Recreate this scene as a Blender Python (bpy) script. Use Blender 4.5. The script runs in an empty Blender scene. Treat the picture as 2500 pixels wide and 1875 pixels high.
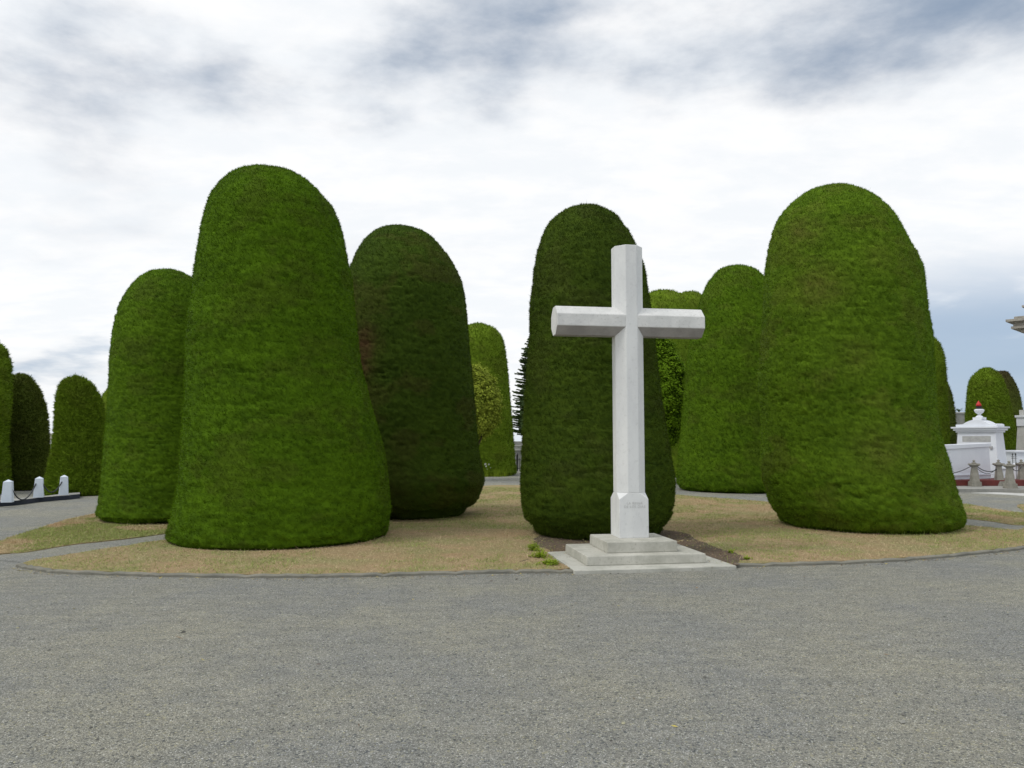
import bpy, bmesh, math, random
import numpy as np
from mathutils import Vector, geometry

R = math.radians
random.seed(7)
RS = np.random.RandomState(11)
scene = bpy.context.scene
C = scene.collection

# ------------------------------------------------------------------ camera
F, EYE = 1900.0, 1.6                      # focal length in photo pixels (2500 px wide), eye height
PITCH = math.atan(137.5 / F)
cam = bpy.data.objects.new('camera', bpy.data.cameras.new('camera'))
C.objects.link(cam)
cam.location = (0, 0, EYE)
cam.rotation_euler = (math.pi / 2 + PITCH, 0, 0)
cam.data.sensor_width = 36
cam.data.lens = 36 * F / 2500
cam.data.clip_end = 3000
scene.camera = cam

# ------------------------------------------------------------------ sky, sun, exposure
SUN_EL, SUN_AZ = 56.0, 245.0              # azimuth clockwise from +Y
world = bpy.data.worlds.new("World")
scene.world = world
world.use_nodes = True


class NT:
    """small helper round a node tree"""
    def __init__(s, tree):
        s.t = tree
        s.n = tree.nodes
        s.l = tree.links

    def node(s, typ, **kw):
        n = s.n.new(typ)
        for k, v in kw.items():
            setattr(n, k, v)
        return n

    def put(s, sock, v):
        if isinstance(v, bpy.types.NodeSocket):
            s.l.new(v, sock)
        elif v is not None:
            if isinstance(v, (tuple, list)) and len(v) == 3 and sock.type == 'RGBA':
                v = (*v, 1)
            sock.default_value = v

    def math(s, op, a, b=None, c=None, clamp=False):
        n = s.node('ShaderNodeMath', operation=op, use_clamp=clamp)
        s.put(n.inputs[0], a)
        s.put(n.inputs[1], b)
        s.put(n.inputs[2], c)
        return n.outputs[0]

    def mix(s, f, a, b, blend='MIX'):
        n = s.node('ShaderNodeMix', data_type='RGBA', blend_type=blend)
        s.put(n.inputs[0], f)
        s.put(n.inputs[6], a)
        s.put(n.inputs[7], b)
        return n.outputs[2]

    def noise(s, vec, scale, detail=4, rough=0.55, dist=0.0, dims='3D'):
        n = s.node('ShaderNodeTexNoise', noise_dimensions=dims)
        s.put(n.inputs['Vector'], vec)
        n.inputs['Scale'].default_value = scale
        n.inputs['Detail'].default_value = detail
        n.inputs['Roughness'].default_value = rough
        n.inputs['Distortion'].default_value = dist
        return n.outputs[0]

    def smooth(s, v, a, b, lo=0.0, hi=1.0):
        n = s.node('ShaderNodeMapRange', interpolation_type='SMOOTHSTEP')
        s.put(n.inputs[0], v)
        for i, x in enumerate((a, b, lo, hi)):
            n.inputs[i + 1].default_value = x
        return n.outputs[0]

    def mapping(s, vec, scale=(1, 1, 1), loc=(0, 0, 0)):
        n = s.node('ShaderNodeMapping')
        s.put(n.inputs[0], vec)
        n.inputs['Scale'].default_value = scale
        n.inputs['Location'].default_value = loc
        return n.outputs[0]


def build_world():
    w = NT(world.node_tree)
    w.n.clear()
    out = w.node('ShaderNodeOutputWorld')
    bg = w.node('ShaderNodeBackground')
    bg.inputs['Strength'].default_value = 0.1
    w.l.new(bg.outputs[0], out.inputs[0])
    sky = w.node('ShaderNodeTexSky', sky_type='NISHITA')
    sky.sun_disc = False
    sky.sun_elevation = R(SUN_EL)
    sky.sun_rotation = R(SUN_AZ)
    tc = w.node('ShaderNodeTexCoord').outputs['Generated']
    sep = w.node('ShaderNodeSeparateXYZ')
    w.l.new(tc, sep.inputs[0])
    x, y, z = sep.outputs
    zz = w.math('ADD', w.math('MAXIMUM', z, 0.0), 0.2)
    cv = w.node('ShaderNodeCombineXYZ')
    w.put(cv.inputs[0], w.math('DIVIDE', x, zz))
    w.put(cv.inputs[1], w.math('DIVIDE', y, zz))
    P = cv.outputs[0]                        # clouds as a flat deck, foreshortened towards the horizon
    big = w.noise(w.mapping(P, (1, 1, 1), (3.1, 7.4, 0)), 0.95, 3, 0.5, 0.0)
    mid = w.noise(w.mapping(P, (1, 1, 1), (11.7, 1.2, 2)), 2.0, 8, 0.5, 0.0)
    fine = w.noise(w.mapping(P, (0.8, 1.3, 1), (1.7, 9.2, 5)), 5.5, 7, 0.58, 0.1)
    n = w.math('ADD', w.math('MULTIPLY', big, 0.55), w.math('ADD', w.math('MULTIPLY', mid, 0.36), w.math('MULTIPLY', fine, 0.09)))
    az = w.math('DIVIDE', x, w.math('MAXIMUM', w.math('ABSOLUTE', y), 0.05))       # tan of the azimuth
    el = z
    # how overcast-dark the deck is: heavy bank overhead and to the right, a thin bright deck lower down
    heavy = w.math('MULTIPLY', w.smooth(el, 0.27, 0.46), w.smooth(az, -0.45, 0.0, 0.0, 1.0))
    heavy = w.math('MULTIPLY', heavy, w.smooth(el, 0.5, 0.75, 1.0, 0.3))
    rag = w.noise(w.mapping(tc, (1.0, 1.0, 2.3), (0.35, 2.9, 8.2)), 3.4, 10, 0.57, 0.0)
    n = w.math('ADD', n, w.math('MULTIPLY', w.math('SUBTRACT', rag, 0.5), w.smooth(el, 0.2, 0.4, 0.35, 1.0)))
    low = w.math('MULTIPLY', w.smooth(el, 0.19, 0.11, 0.0, 1.0), w.smooth(az, -0.25, -0.5, 0.35, 1.0))
    clear = w.math('MULTIPLY', w.smooth(el, 0.40, 0.28, 0.0, 1.0), w.smooth(el, 0.08, 0.16))
    bank = w.math('SUBTRACT', w.math('ADD', w.math('MULTIPLY', heavy, 0.16), w.math('MULTIPLY', low, 0.055)), w.math('MULTIPLY', clear, 0.055))
    dens = w.math('ADD', n, bank)
    dark = w.smooth(dens, 0.475, 0.90)
    white = w.mix(w.smooth(fine, 0.35, 0.65), (9.7, 9.95, 10.2), (10.6, 10.6, 10.6))
    col = w.mix(dark, white, (2.9, 3.7, 4.9))
    # thin blue gaps, mostly low on the right
    gap = w.math('MULTIPLY', w.smooth(w.math('ADD', mid, w.math('MULTIPLY', w.smooth(az, 0.35, 0.62), 0.33)), 0.54, 0.76), w.smooth(el, 0.235, 0.12, 0.0, 1.0))
    blue = w.mix(0.88, sky.outputs[0], (3.4, 4.7, 6.5))
    col = w.mix(w.math('MULTIPLY', gap, 0.85), col, blue)
    # a pale band at the very horizon
    col = w.mix(w.smooth(el, 0.035, -0.01, 0.0, 0.7), col, (6.6, 7.5, 8.6))
    w.put(bg.inputs[0], w.mix(0.94, sky.outputs[0], col))


build_world()
sun = bpy.data.objects.new('sun', bpy.data.lights.new('sun', 'SUN'))
C.objects.link(sun)
sun.data.energy = 1.2
sun.data.angle = R(14)
sun.data.color = (1.0, 0.965, 0.9)
sd = Vector((math.sin(R(SUN_AZ)) * math.cos(R(SUN_EL)), math.cos(R(SUN_AZ)) * math.cos(R(SUN_EL)), math.sin(R(SUN_EL))))
sun.rotation_euler = sd.to_track_quat('Z', 'Y').to_euler()
sun.location = sd * 60
scene.view_settings.view_transform = 'Standard'
scene.view_settings.look = 'None'
scene.view_settings.exposure = 0.0
scene.view_settings.gamma = 1.0


# ------------------------------------------------------------------ measuring helpers (photo pixel -> place in the world)
def ray(x, y):
    a, v = (x - 1250) / F, -(y - 937.5) / F
    return np.array([a, math.cos(PITCH) - v * math.sin(PITCH), math.sin(PITCH) + v * math.cos(PITCH)])


def gp(x, y, z=0.0):
    d = ray(x, y)
    return np.array([0, 0, EYE]) + d * (z - EYE) / d[2]


def pt(x, y, Y):
    d = ray(x, y)
    return np.array([0, 0, EYE]) + d * Y / d[1]


# ------------------------------------------------------------------ object helpers
def tag(o, label=None, cat=None, group=None, kind=None):
    if label: o['label'] = label
    if cat: o['category'] = cat
    if group: o['group'] = group
    if kind: o['kind'] = kind
    return o


def empty(name, loc, label, cat, group=None, rz=0.0):
    o = bpy.data.objects.new(name, None)
    C.objects.link(o)
    o.location = loc
    o.rotation_euler = (0, 0, rz)
    o.empty_display_size = 0.2
    return tag(o, label, cat, group)


def link(name, me, mat, parent=None):
    me.name = name
    o = bpy.data.objects.new(name, me)
    C.objects.link(o)
    if mat: me.materials.append(mat)
    if parent: o.parent = parent
    return o


def arr_mesh(name, V, quads=None, tris=None, attr=None, smooth=False):
    me = bpy.data.meshes.new(name)
    V = np.asarray(V, dtype=np.float32)
    me.vertices.add(len(V))
    me.vertices.foreach_set('co', V.ravel())
    nq = 0 if quads is None else len(quads)
    nt = 0 if tris is None else len(tris)
    idx = []
    if nq: idx.append(np.asarray(quads).ravel())
    if nt: idx.append(np.asarray(tris).ravel())
    idx = np.concatenate(idx).astype(np.int32)
    me.loops.add(len(idx))
    me.loops.foreach_set('vertex_index', idx)
    me.polygons.add(nq + nt)
    st = np.concatenate([np.arange(nq) * 4, nq * 4 + np.arange(nt) * 3]).astype(np.int32)
    me.polygons.foreach_set('loop_start', st)
    me.update(calc_edges=True)
    me.polygons.foreach_set('use_smooth', np.concatenate([np.ones(nq, bool) if smooth else np.zeros(nq, bool), np.zeros(nt, bool)]))
    if attr is not None:
        a = me.attributes.new('tint', 'FLOAT_COLOR', 'POINT')
        A = np.ones((len(V), 4), np.float32)
        A[:, :attr.shape[1]] = attr
        a.data.foreach_set('color', A.ravel())
    me.validate()
    return me


class MB:
    """collects boxes, prisms, lathes and tubes into one bmesh"""
    def __init__(s):
        s.b = bmesh.new()

    def hexa(s, bot, top):
        vb = [s.b.verts.new(p) for p in bot]
        vt = [s.b.verts.new(p) for p in top]
        n = len(vb)
        s.b.faces.new(vb[::-1])
        s.b.faces.new(vt)
        for i in range(n):
            s.b.faces.new((vb[i], vb[(i + 1) % n], vt[(i + 1) % n], vt[i]))
        return s

    def box(s, x0, x1, y0, y1, z0, z1, t=0.0):
        return s.hexa([(x0, y0, z0), (x1, y0, z0), (x1, y1, z0), (x0, y1, z0)],
                      [(x0 + t, y0 + t, z1), (x1 - t, y0 + t, z1), (x1 - t, y1 - t, z1), (x0 + t, y1 - t, z1)])

    def lathe(s, prof, seg=20, c=(0, 0)):
        rings = []
        for r, z in prof:
            rings.append([s.b.verts.new((c[0] + r * math.cos(2 * math.pi * k / seg), c[1] + r * math.sin(2 * math.pi * k / seg), z)) for k in range(seg)])
        for a, b in zip(rings, rings[1:]):
            for k in range(seg):
                s.b.faces.new((a[k], a[(k + 1) % seg], b[(k + 1) % seg], b[k]))
        s.b.faces.new(rings[0][::-1])
        s.b.faces.new(rings[-1])
        return s

    def tube(s, pts, r, seg=6):
        prev = None
        for i, p in enumerate(pts):
            p = Vector(p)
            d = (Vector(pts[min(i + 1, len(pts) - 1)]) - Vector(pts[max(i - 1, 0)])).normalized()
            u = d.cross(Vector((0.13, 0.27, 1))).normalized()
            v = d.cross(u)
            rr = r[i] if isinstance(r, (list, tuple)) else r
            ring = [s.b.verts.new(p + (u * math.cos(2 * math.pi * k / seg) + v * math.sin(2 * math.pi * k / seg)) * rr) for k in range(seg)]
            if prev:
                for k in range(seg):
                    s.b.faces.new((prev[k], prev[(k + 1) % seg], ring[(k + 1) % seg], ring[k]))
            else:
                s.b.faces.new(ring[::-1])
            prev = ring
        s.b.faces.new(prev)
        return s

    def prism(s, poly, z0, z1):
        return s.hexa([(x, y, z0) for x, y in poly], [(x, y, z1) for x, y in poly])

    def build(s, name, mat, parent=None, bevel=0.0, smooth=False, seg=2):
        bmesh.ops.recalc_face_normals(s.b, faces=s.b.faces)
        if bevel:
            bmesh.ops.bevel(s.b, geom=[e for e in s.b.edges if e.calc_face_angle(0) > 0.35], offset=bevel, segments=seg, affect='EDGES', profile=0.6)
        me = bpy.data.meshes.new(name)
        s.b.to_mesh(me)
        s.b.free()
        if smooth:
            me.polygons.foreach_set('use_smooth', [True] * len(me.polygons))
        return link(name, me, mat, parent)


# ------------------------------------------------------------------ numpy noise
def _hash(ix, iy, iz, seed):
    h = (ix.astype(np.int64) * 374761393 + iy.astype(np.int64) * 668265263 + iz.astype(np.int64) * 2147483647 + seed * 1274126177) & 0xFFFFFFFF
    h = ((h ^ (h >> 13)) * 1274126177) & 0xFFFFFFFF
    h = ((h ^ (h >> 16)) * 2246822519) & 0xFFFFFFFF
    return ((h ^ (h >> 15)) & 0xFFFFFF) / float(0xFFFFFF)


def vnoise(P, seed=0):
    i = np.floor(P).astype(np.int64)
    f = P - i
    f = f * f * (3 - 2 * f)
    r = 0
    for dx in (0, 1):
        for dy in (0, 1):
            for dz in (0, 1):
                w = (f[:, 0] if dx else 1 - f[:, 0]) * (f[:, 1] if dy else 1 - f[:, 1]) * (f[:, 2] if dz else 1 - f[:, 2])
                r = r + w * _hash(i[:, 0] + dx, i[:, 1] + dy, i[:, 2] + dz, seed)
    return r


def fbm(P, scale, octv=3, seed=0, rough=0.5):
    P = P * np.asarray(scale)
    a, s, t = 1.0, 0, 0
    for k in range(octv):
        s = s + a * vnoise(P + 17.3 * k, seed + k)
        t += a
        a *= rough
        P = P * 2.03
    return s / t


def unit(v):
    return v / np.maximum(np.linalg.norm(v, axis=-1, keepdims=True), 1e-9)


# ------------------------------------------------------------------ materials
def mat_new(name):
    m = bpy.data.materials.new(name)
    m.use_nodes = True
    t = NT(m.node_tree)
    b = m.node_tree.nodes['Principled BSDF']
    return m, t, b


def pos(t):
    return t.node('ShaderNodeNewGeometry').outputs['Position']


def objco(t):
    return t.node('ShaderNodeTexCoord').outputs['Object']


def bump(t, b, h, dist, strength=1.0):
    n = t.node('ShaderNodeBump')
    n.inputs['Distance'].default_value = dist
    n.inputs['Strength'].default_value = strength
    t.put(n.inputs['Height'], h)
    t.l.new(n.outputs[0], b.inputs['Normal'])


def m_gravel(name='gravel_material', tone=1.0):
    m, t, b = mat_new(name)
    p = pos(t)
    v1 = t.node('ShaderNodeTexVoronoi', feature='F1')
    t.put(v1.inputs['Vector'], p); v1.inputs['Scale'].default_value = 175
    v2 = t.node('ShaderNodeTexVoronoi', feature='F1')
    t.put(v2.inputs['Vector'], p); v2.inputs['Scale'].default_value = 75
    s1 = t.node('ShaderNodeSeparateColor'); t.put(s1.inputs[0], v1.outputs['Color'])
    s2 = t.node('ShaderNodeSeparateColor'); t.put(s2.inputs[0], v2.outputs['Color'])
    k = tone
    c = t.mix(s1.outputs[0], (0.127 * k, 0.127 * k, 0.115 * k), (0.385 * k, 0.381 * k, 0.330 * k))
    c = t.mix(t.smooth(s1.outputs[1], 0.93, 0.96), c, (0.6, 0.6, 0.56))
    c = t.mix(t.smooth(s2.outputs[1], 0.95, 0.97, 0, 0.6), c, (0.40, 0.38, 0.25))
    c = t.mix(t.smooth(s2.outputs[2], 0.94, 0.96, 0, 0.8), c, (0.08, 0.09, 0.095))
    big = t.noise(p, 0.55, 5, 0.6)
    c = t.mix(1.0, c, t.mix(t.smooth(big, 0.33, 0.68), (0.90, 0.92, 0.97), (1.08, 1.06, 0.98)), 'MULTIPLY')
    med = t.noise(t.mapping(p, (1, 2.2, 1)), 3.2, 6, 0.65)
    c = t.mix(1.0, c, t.mix(t.smooth(med, 0.36, 0.64), (0.88, 0.89, 0.9), (1.09, 1.08, 1.06)), 'MULTIPLY')
    t.put(b.inputs['Base Color'], c)
    b.inputs['Roughness'].default_value = 0.92
    h = t.math('ADD', t.math('MULTIPLY', v1.outputs['Distance'], -0.5), t.math('ADD', t.math('MULTIPLY', v2.outputs['Distance'], -0.7), t.math('MULTIPLY', t.noise(p, 7, 7, 0.72), 1.9)))
    bump(t, b, h, 0.012, 0.9)
    return m


def m_pebble():
    m, t, b = mat_new('pebble_material')
    a = t.node('ShaderNodeAttribute', attribute_name='tint')
    t.put(b.inputs['Base Color'], a.outputs['Color'])
    b.inputs['Roughness'].default_value = 0.85
    return m


def m_foliage(name, dark, mid, light, brown=(0.06, 0.035, 0.018), trans=0.12):
    m, t, b = mat_new(name)
    a = t.node('ShaderNodeAttribute', attribute_name='tint')
    s = t.node('ShaderNodeSeparateColor'); t.l.new(a.outputs['Color'], s.inputs[0])
    c = t.mix(t.smooth(s.outputs[0], 0.0, 1.0), dark, light)
    c = t.mix(0.5, c, t.mix(s.outputs[1], dark, light))
    c = t.mix(0.35, c, mid)
    c = t.mix(s.outputs[2], c, brown)
    t.put(b.inputs['Base Color'], c)
    b.inputs['Roughness'].default_value = 0.75
    b.inputs['Specular IOR Level'].default_value = 0.04
    if trans:
        tr = t.node('ShaderNodeBsdfTranslucent')
        t.put(tr.inputs['Color'], c)
        mx = t.node('ShaderNodeMixShader')
        mx.inputs[0].default_value = trans
        t.l.new(b.outputs[0], mx.inputs[1]); t.l.new(tr.outputs[0], mx.inputs[2])
        t.l.new(mx.outputs[0], t.n['Material Output'].inputs['Surface'])
    return m


def m_stone(name, col, col2, scale=3.0, rough=0.85, stain=(0.3, 0.29, 0.25), stain_amt=0.3, bmp=0.003, streak=False):
    m, t, b = mat_new(name)
    p = objco(t)
    n1 = t.noise(t.mapping(p, (1, 1, 0.35 if streak else 1)), scale, 7, 0.65)
    n2 = t.noise(t.mapping(p, (1, 1, 1), (5, 3, 1)), scale * 9, 6, 0.7)
    c = t.mix(t.smooth(n1, 0.35, 0.65), col, col2)
    c = t.mix(t.math('MULTIPLY', t.smooth(n2, 0.52, 0.72), stain_amt), c, stain)
    t.put(b.inputs['Base Color'], c)
    b.inputs['Roughness'].default_value = rough
    b.inputs['Specular IOR Level'].default_value = 0.3
    bump(t, b, t.math('ADD', n2, t.noise(p, scale * 40, 4, 0.6)), bmp, 0.6)
    return m


def m_plain(name, col, rough=0.7, metal=0.0):
    m, t, b = mat_new(name)
    n = t.noise(objco(t), 14, 5, 0.6)
    c2 = tuple(x * 0.75 for x in col)
    t.put(b.inputs['Base Color'], t.mix(n, c2, col))
    b.inputs['Roughness'].default_value = rough
    b.inputs['Metallic'].default_value = metal
    return m


def m_soil_sheet(name, a, b2, green):
    m, t, b = mat_new(name)
    p = pos(t)
    n = t.noise(p, 1.1, 5, 0.6)
    f = t.noise(p, 60, 5, 0.7)
    c = t.mix(t.smooth(n, 0.38, 0.66), a, green)
    c = t.mix(t.smooth(f, 0.35, 0.7), c, b2)
    t.put(b.inputs['Base Color'], c)
    b.inputs['Roughness'].default_value = 1.0
    b.inputs['Specular IOR Level'].default_value = 0.1
    bump(t, b, f, 0.02, 0.8)
    return m


M = {}
M['gravel'] = m_gravel()
M['path'] = m_gravel('path_material', 1.04)
M['pebble'] = m_pebble()
M['soil'] = m_soil_sheet('soil_material', (0.20, 0.15, 0.11), (0.10, 0.068, 0.05), (0.17, 0.15, 0.11))
M['lawn'] = m_soil_sheet('lawn_material', (0.42, 0.30, 0.175), (0.31, 0.24, 0.135), (0.28, 0.29, 0.12))
M['blade'] = m_pebble()
M['blade'].name = 'blade_material'
M['kerb'] = m_stone('kerb_material', (0.255, 0.245, 0.20), (0.18, 0.178, 0.15), 2.2, 0.95, (0.1, 0.1, 0.08), 0.5, 0.006)
M['white'] = m_stone('painted_stone_material', (0.78, 0.79, 0.78), (0.69, 0.70, 0.70), 2.6, 0.8, (0.47, 0.47, 0.45), 0.32, 0.0025, True)
M['arms'] = m_stone('weathered_painted_stone_material', (0.75, 0.75, 0.73), (0.64, 0.645, 0.63), 3.4, 0.85, (0.36, 0.35, 0.32), 0.5, 0.003)
M['under'] = m_stone('soffit_wear_and_shade_material', (0.40, 0.38, 0.37), (0.31, 0.295, 0.285), 4.0, 0.95, (0.22, 0.21, 0.19), 0.5, 0.004)  # weathered concrete, darkened further to paint in shade below the arms
M['step'] = m_stone('step_stone_material', (0.56, 0.55, 0.49), (0.42, 0.415, 0.36), 2.6, 0.92, (0.23, 0.22, 0.17), 0.5, 0.005)
M['slab'] = m_stone('slab_material', (0.54, 0.535, 0.48), (0.40, 0.40, 0.35), 1.8, 0.92, (0.24, 0.22, 0.17), 0.5, 0.005)
M['letters'] = m_plain('letter_material', (0.62, 0.62, 0.605), 0.9)
M['tomb'] = m_stone('whitewash_material', (0.80, 0.83, 0.88), (0.74, 0.77, 0.83), 1.5, 0.7, (0.6, 0.62, 0.64), 0.2, 0.001)
M['plaque'] = m_stone('plaque_material', (0.50, 0.51, 0.49), (0.40, 0.40, 0.40), 6, 0.6, (0.3, 0.3, 0.3), 0.3, 0.001)
M['red'] = m_stone('red_tile_material', (0.165, 0.035, 0.03), (0.125, 0.028, 0.025), 3, 0.6, (0.2, 0.1, 0.09), 0.2, 0.001)
M['flame'] = m_plain('red_flame_material', (0.62, 0.02, 0.02), 0.5)
M['bowl'] = m_plain('black_bowl_material', (0.025, 0.028, 0.035), 0.5)
M['granite'] = m_stone('bollard_stone_material', (0.34, 0.325, 0.28), (0.25, 0.24, 0.205), 7, 0.9, (0.12, 0.11, 0.09), 0.5, 0.004)
M['oldstone'] = m_stone('old_stone_material', (0.42, 0.40, 0.35), (0.30, 0.28, 0.245), 3, 0.9, (0.15, 0.13, 0.1), 0.5, 0.005, True)
M['greystone'] = m_stone('grey_stone_material', (0.36, 0.36, 0.34), (0.27, 0.27, 0.255), 2.5, 0.9, (0.18, 0.18, 0.16), 0.4, 0.004)
M['palestone'] = m_stone('pale_stone_material', (0.62, 0.62, 0.6), (0.48, 0.48, 0.46), 2, 0.9, (0.33, 0.32, 0.3), 0.4, 0.003)
M['postwhite'] = m_stone('post_paint_material', (0.72, 0.79, 0.88), (0.64, 0.71, 0.8), 3, 0.6, (0.5, 0.52, 0.53), 0.2, 0.001)
M['plinth'] = m_stone('dark_plinth_material', (0.032, 0.038, 0.055), (0.02, 0.026, 0.04), 3, 0.7, (0.06, 0.06, 0.06), 0.3, 0.003)
M['paving'] = m_stone('paving_material', (0.36, 0.355, 0.33), (0.28, 0.28, 0.26), 1.2, 0.95, (0.18, 0.18, 0.16), 0.4, 0.004)
M['iron'] = m_plain('iron_material', (0.03, 0.032, 0.034), 0.55, 0.3)
M['rope'] = m_plain('chain_material', (0.05, 0.055, 0.06), 0.7, 0.2)
M['bark'] = m_stone('bark_material', (0.09, 0.06, 0.04), (0.05, 0.034, 0.024), 9, 1.0, (0.03, 0.02, 0.015), 0.5, 0.02, True)
M['cream'] = m_stone('cream_wall_material', (0.62, 0.6, 0.5), (0.55, 0.53, 0.45), 1, 0.9, (0.4, 0.4, 0.35), 0.2, 0.002)
M['petal'] = m_plain('petal_material', (0.8, 0.8, 0.76), 0.6)
# foliage of the individual trees: each has its own natural green
M['g_bright'] = m_foliage('bright_cypress_material', (0.025, 0.051, 0.004), (0.074, 0.150, 0.005), (0.178, 0.330, 0.013), (0.075, 0.060, 0.018))
M['g_left'] = m_foliage('left_cypress_material', (0.028, 0.058, 0.005), (0.082, 0.160, 0.007), (0.195, 0.340, 0.016), (0.075, 0.060, 0.02))
M['g_right'] = m_foliage('right_cypress_material', (0.033, 0.064, 0.005), (0.096, 0.178, 0.010), (0.225, 0.375, 0.022), (0.16, 0.14, 0.035))
M['g_dark'] = m_foliage('dark_cypress_material', (0.020, 0.037, 0.005), (0.050, 0.090, 0.010), (0.122, 0.198, 0.020), (0.105, 0.055, 0.028))
M['g_deep'] = m_foliage('deep_cypress_material', (0.018, 0.034, 0.005), (0.050, 0.086, 0.009), (0.125, 0.190, 0.018), (0.055, 0.045, 0.02))
M['g_far'] = m_foliage('far_cypress_material', (0.078, 0.128, 0.011), (0.148, 0.232, 0.016), (0.245, 0.36, 0.027), (0.08, 0.055, 0.022))
M['g_fardark'] = m_foliage('far_dark_cypress_material', (0.048, 0.066, 0.012), (0.095, 0.128, 0.022), (0.18, 0.23, 0.035), (0.05, 0.03, 0.02))
M['g_leaf'] = m_foliage('broad_leaf_material', (0.06, 0.12, 0.006), (0.13, 0.25, 0.012), (0.30, 0.48, 0.03), trans=0.25)
M['g_leaf2'] = m_foliage('olive_leaf_material', (0.09, 0.13, 0.015), (0.22, 0.28, 0.03), (0.58, 0.66, 0.09), trans=0.2)
M['g_pine'] = m_foliage('conifer_material', (0.05, 0.085, 0.035), (0.11, 0.165, 0.06), (0.22, 0.30, 0.11), trans=0.05)
M['weed'] = m_foliage('weed_material', (0.14, 0.21, 0.012), (0.26, 0.38, 0.025), (0.48, 0.60, 0.07), trans=0.25)

# ------------------------------------------------------------------ ground
bm = bmesh.new()
bmesh.ops.create_grid(bm, x_segments=40, y_segments=40, size=1.0)
for v in bm.verts:
    v.co.x *= 900; v.co.y = v.co.y * 900 + 500
me = bpy.data.meshes.new('ground'); bm.to_mesh(me); bm.free()
tag(link('ground', me, M['gravel']), kind='structure')


def sheet(name, poly, z, mat, skirt=0.0, kind='structure'):
    """flat sheet with the given outline [(x, y)], optionally with an edge down to the ground"""
    n = len(poly)
    V = [(p[0], p[1], z) for p in poly]
    tri = geometry.tessellate_polygon([[Vector(v) for v in V]])
    faces = [tuple(t) for t in tri]
    if skirt:
        V += [(p[0], p[1], z - skirt) for p in poly]
        faces += [(i, (i + 1) % n, n + (i + 1) % n, n + i) for i in range(n)]
    me = bpy.data.meshes.new(name)
    me.from_pydata(V, [], faces)
    bm = bmesh.new(); bm.from_mesh(me)
    bmesh.ops.recalc_face_normals(bm, faces=bm.faces)
    up = sum(f.normal.z for f in bm.faces)
    if up < 0: bmesh.ops.reverse_faces(bm, faces=bm.faces)
    bm.to_mesh(me); bm.free()
    return tag(link(name, me, mat), kind=kind)


def catmull(P, k=6, closed=False):
    P = np.asarray(P, float)
    n = len(P)
    out = []
    rng = range(n) if closed else range(n - 1)
    for i in rng:
        if closed:
            a, b, c, d = P[(i - 1) % n], P[i], P[(i + 1) % n], P[(i + 2) % n]
        else:
            a, b, c, d = P[max(i - 1, 0)], P[i], P[i + 1], P[min(i + 2, n - 1)]
        for j in range(k):
            t = j / k
            out.append(0.5 * ((2 * b) + (c - a) * t + (2 * a - 5 * b + 4 * c - d) * t * t + (3 * b - a - 3 * c + d) * t ** 3))
    if not closed: out.append(P[-1])
    return np.array(out)


def G(pts, z=0.0):
    return np.array([gp(x, y, z)[:2] for x, y in pts])


# kerb line (outer foot of the kerb) left of the slab and right of the slab
KL = catmull(G([(38, 1384), (83, 1393), (150, 1401), (300, 1406), (400, 1409), (600, 1411.5), (750, 1411), (900, 1409), (1050, 1405), (1213, 1401), (1300, 1400), (1400, 1400)]), 8)
KR = catmull(np.vstack([G([(1799, 1385), (1958, 1381), (2116, 1375.5), (2243, 1367.5), (2338, 1359), (2433, 1349), (2500, 1341)]), [(9.3, 13.0), (10.4, 14.6), (11.2, 16.6)]]), 8)


def inset(P, d):
    T = np.gradient(P, axis=0)
    N = unit(np.stack([-T[:, 1], T[:, 0]], 1))
    return P + N * d


def kerb_mesh(P):
    V, Q = [], []
    w = 0.07
    N = unit(np.stack([-np.gradient(P, axis=0)[:, 1], np.gradient(P, axis=0)[:, 0]], 1))
    for i, (p, n) in enumerate(zip(P, N)):
        j = 0.003 * math.sin(i * 1.7) + 0.002 * math.sin(i * 4.1) - (0.012 if i % 9 == 4 else 0)
        prof = [(0.0, -0.02), (0.0, 0.026 + j), (0.012, 0.037 + j), (w - 0.01, 0.041 + j), (w, 0.036 + j), (w, -0.02)]
        for o, z in prof:
            q = p + n * (o + j)
            V.append((q[0], q[1], z))
    m = 6
    for i in range(len(P) - 1):
        for k in range(m - 1):
            a = i * m + k
            Q.append((a, a + m, a + m + 1, a + 1))
    Q.append((0, 1, 4, 5)); Q.append((1, 2, 3, 4))
    e = (len(P) - 1) * m
    Q.append((e + 5, e + 4, e + 1, e)); Q.append((e + 4, e + 3, e + 2, e + 1))
    return arr_mesh('kerb', V, quads=Q)


tag(link('kerb', kerb_mesh(KL), M['kerb']), kind='structure')
tag(link('kerb', kerb_mesh(KR), M['kerb']), kind='structure')
KLi, KRi = inset(KL, 0.072), inset(KR, 0.072)

# cross frame: a local frame slightly turned against the camera
AX, AY = np.array([.988, .156]), np.array([-.156, .988])
O = np.array([0.744, 9.415])
YAW = math.atan2(AX[1], AX[0])


def L2(x, y):
    return O + AX * x + AY * y


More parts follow.
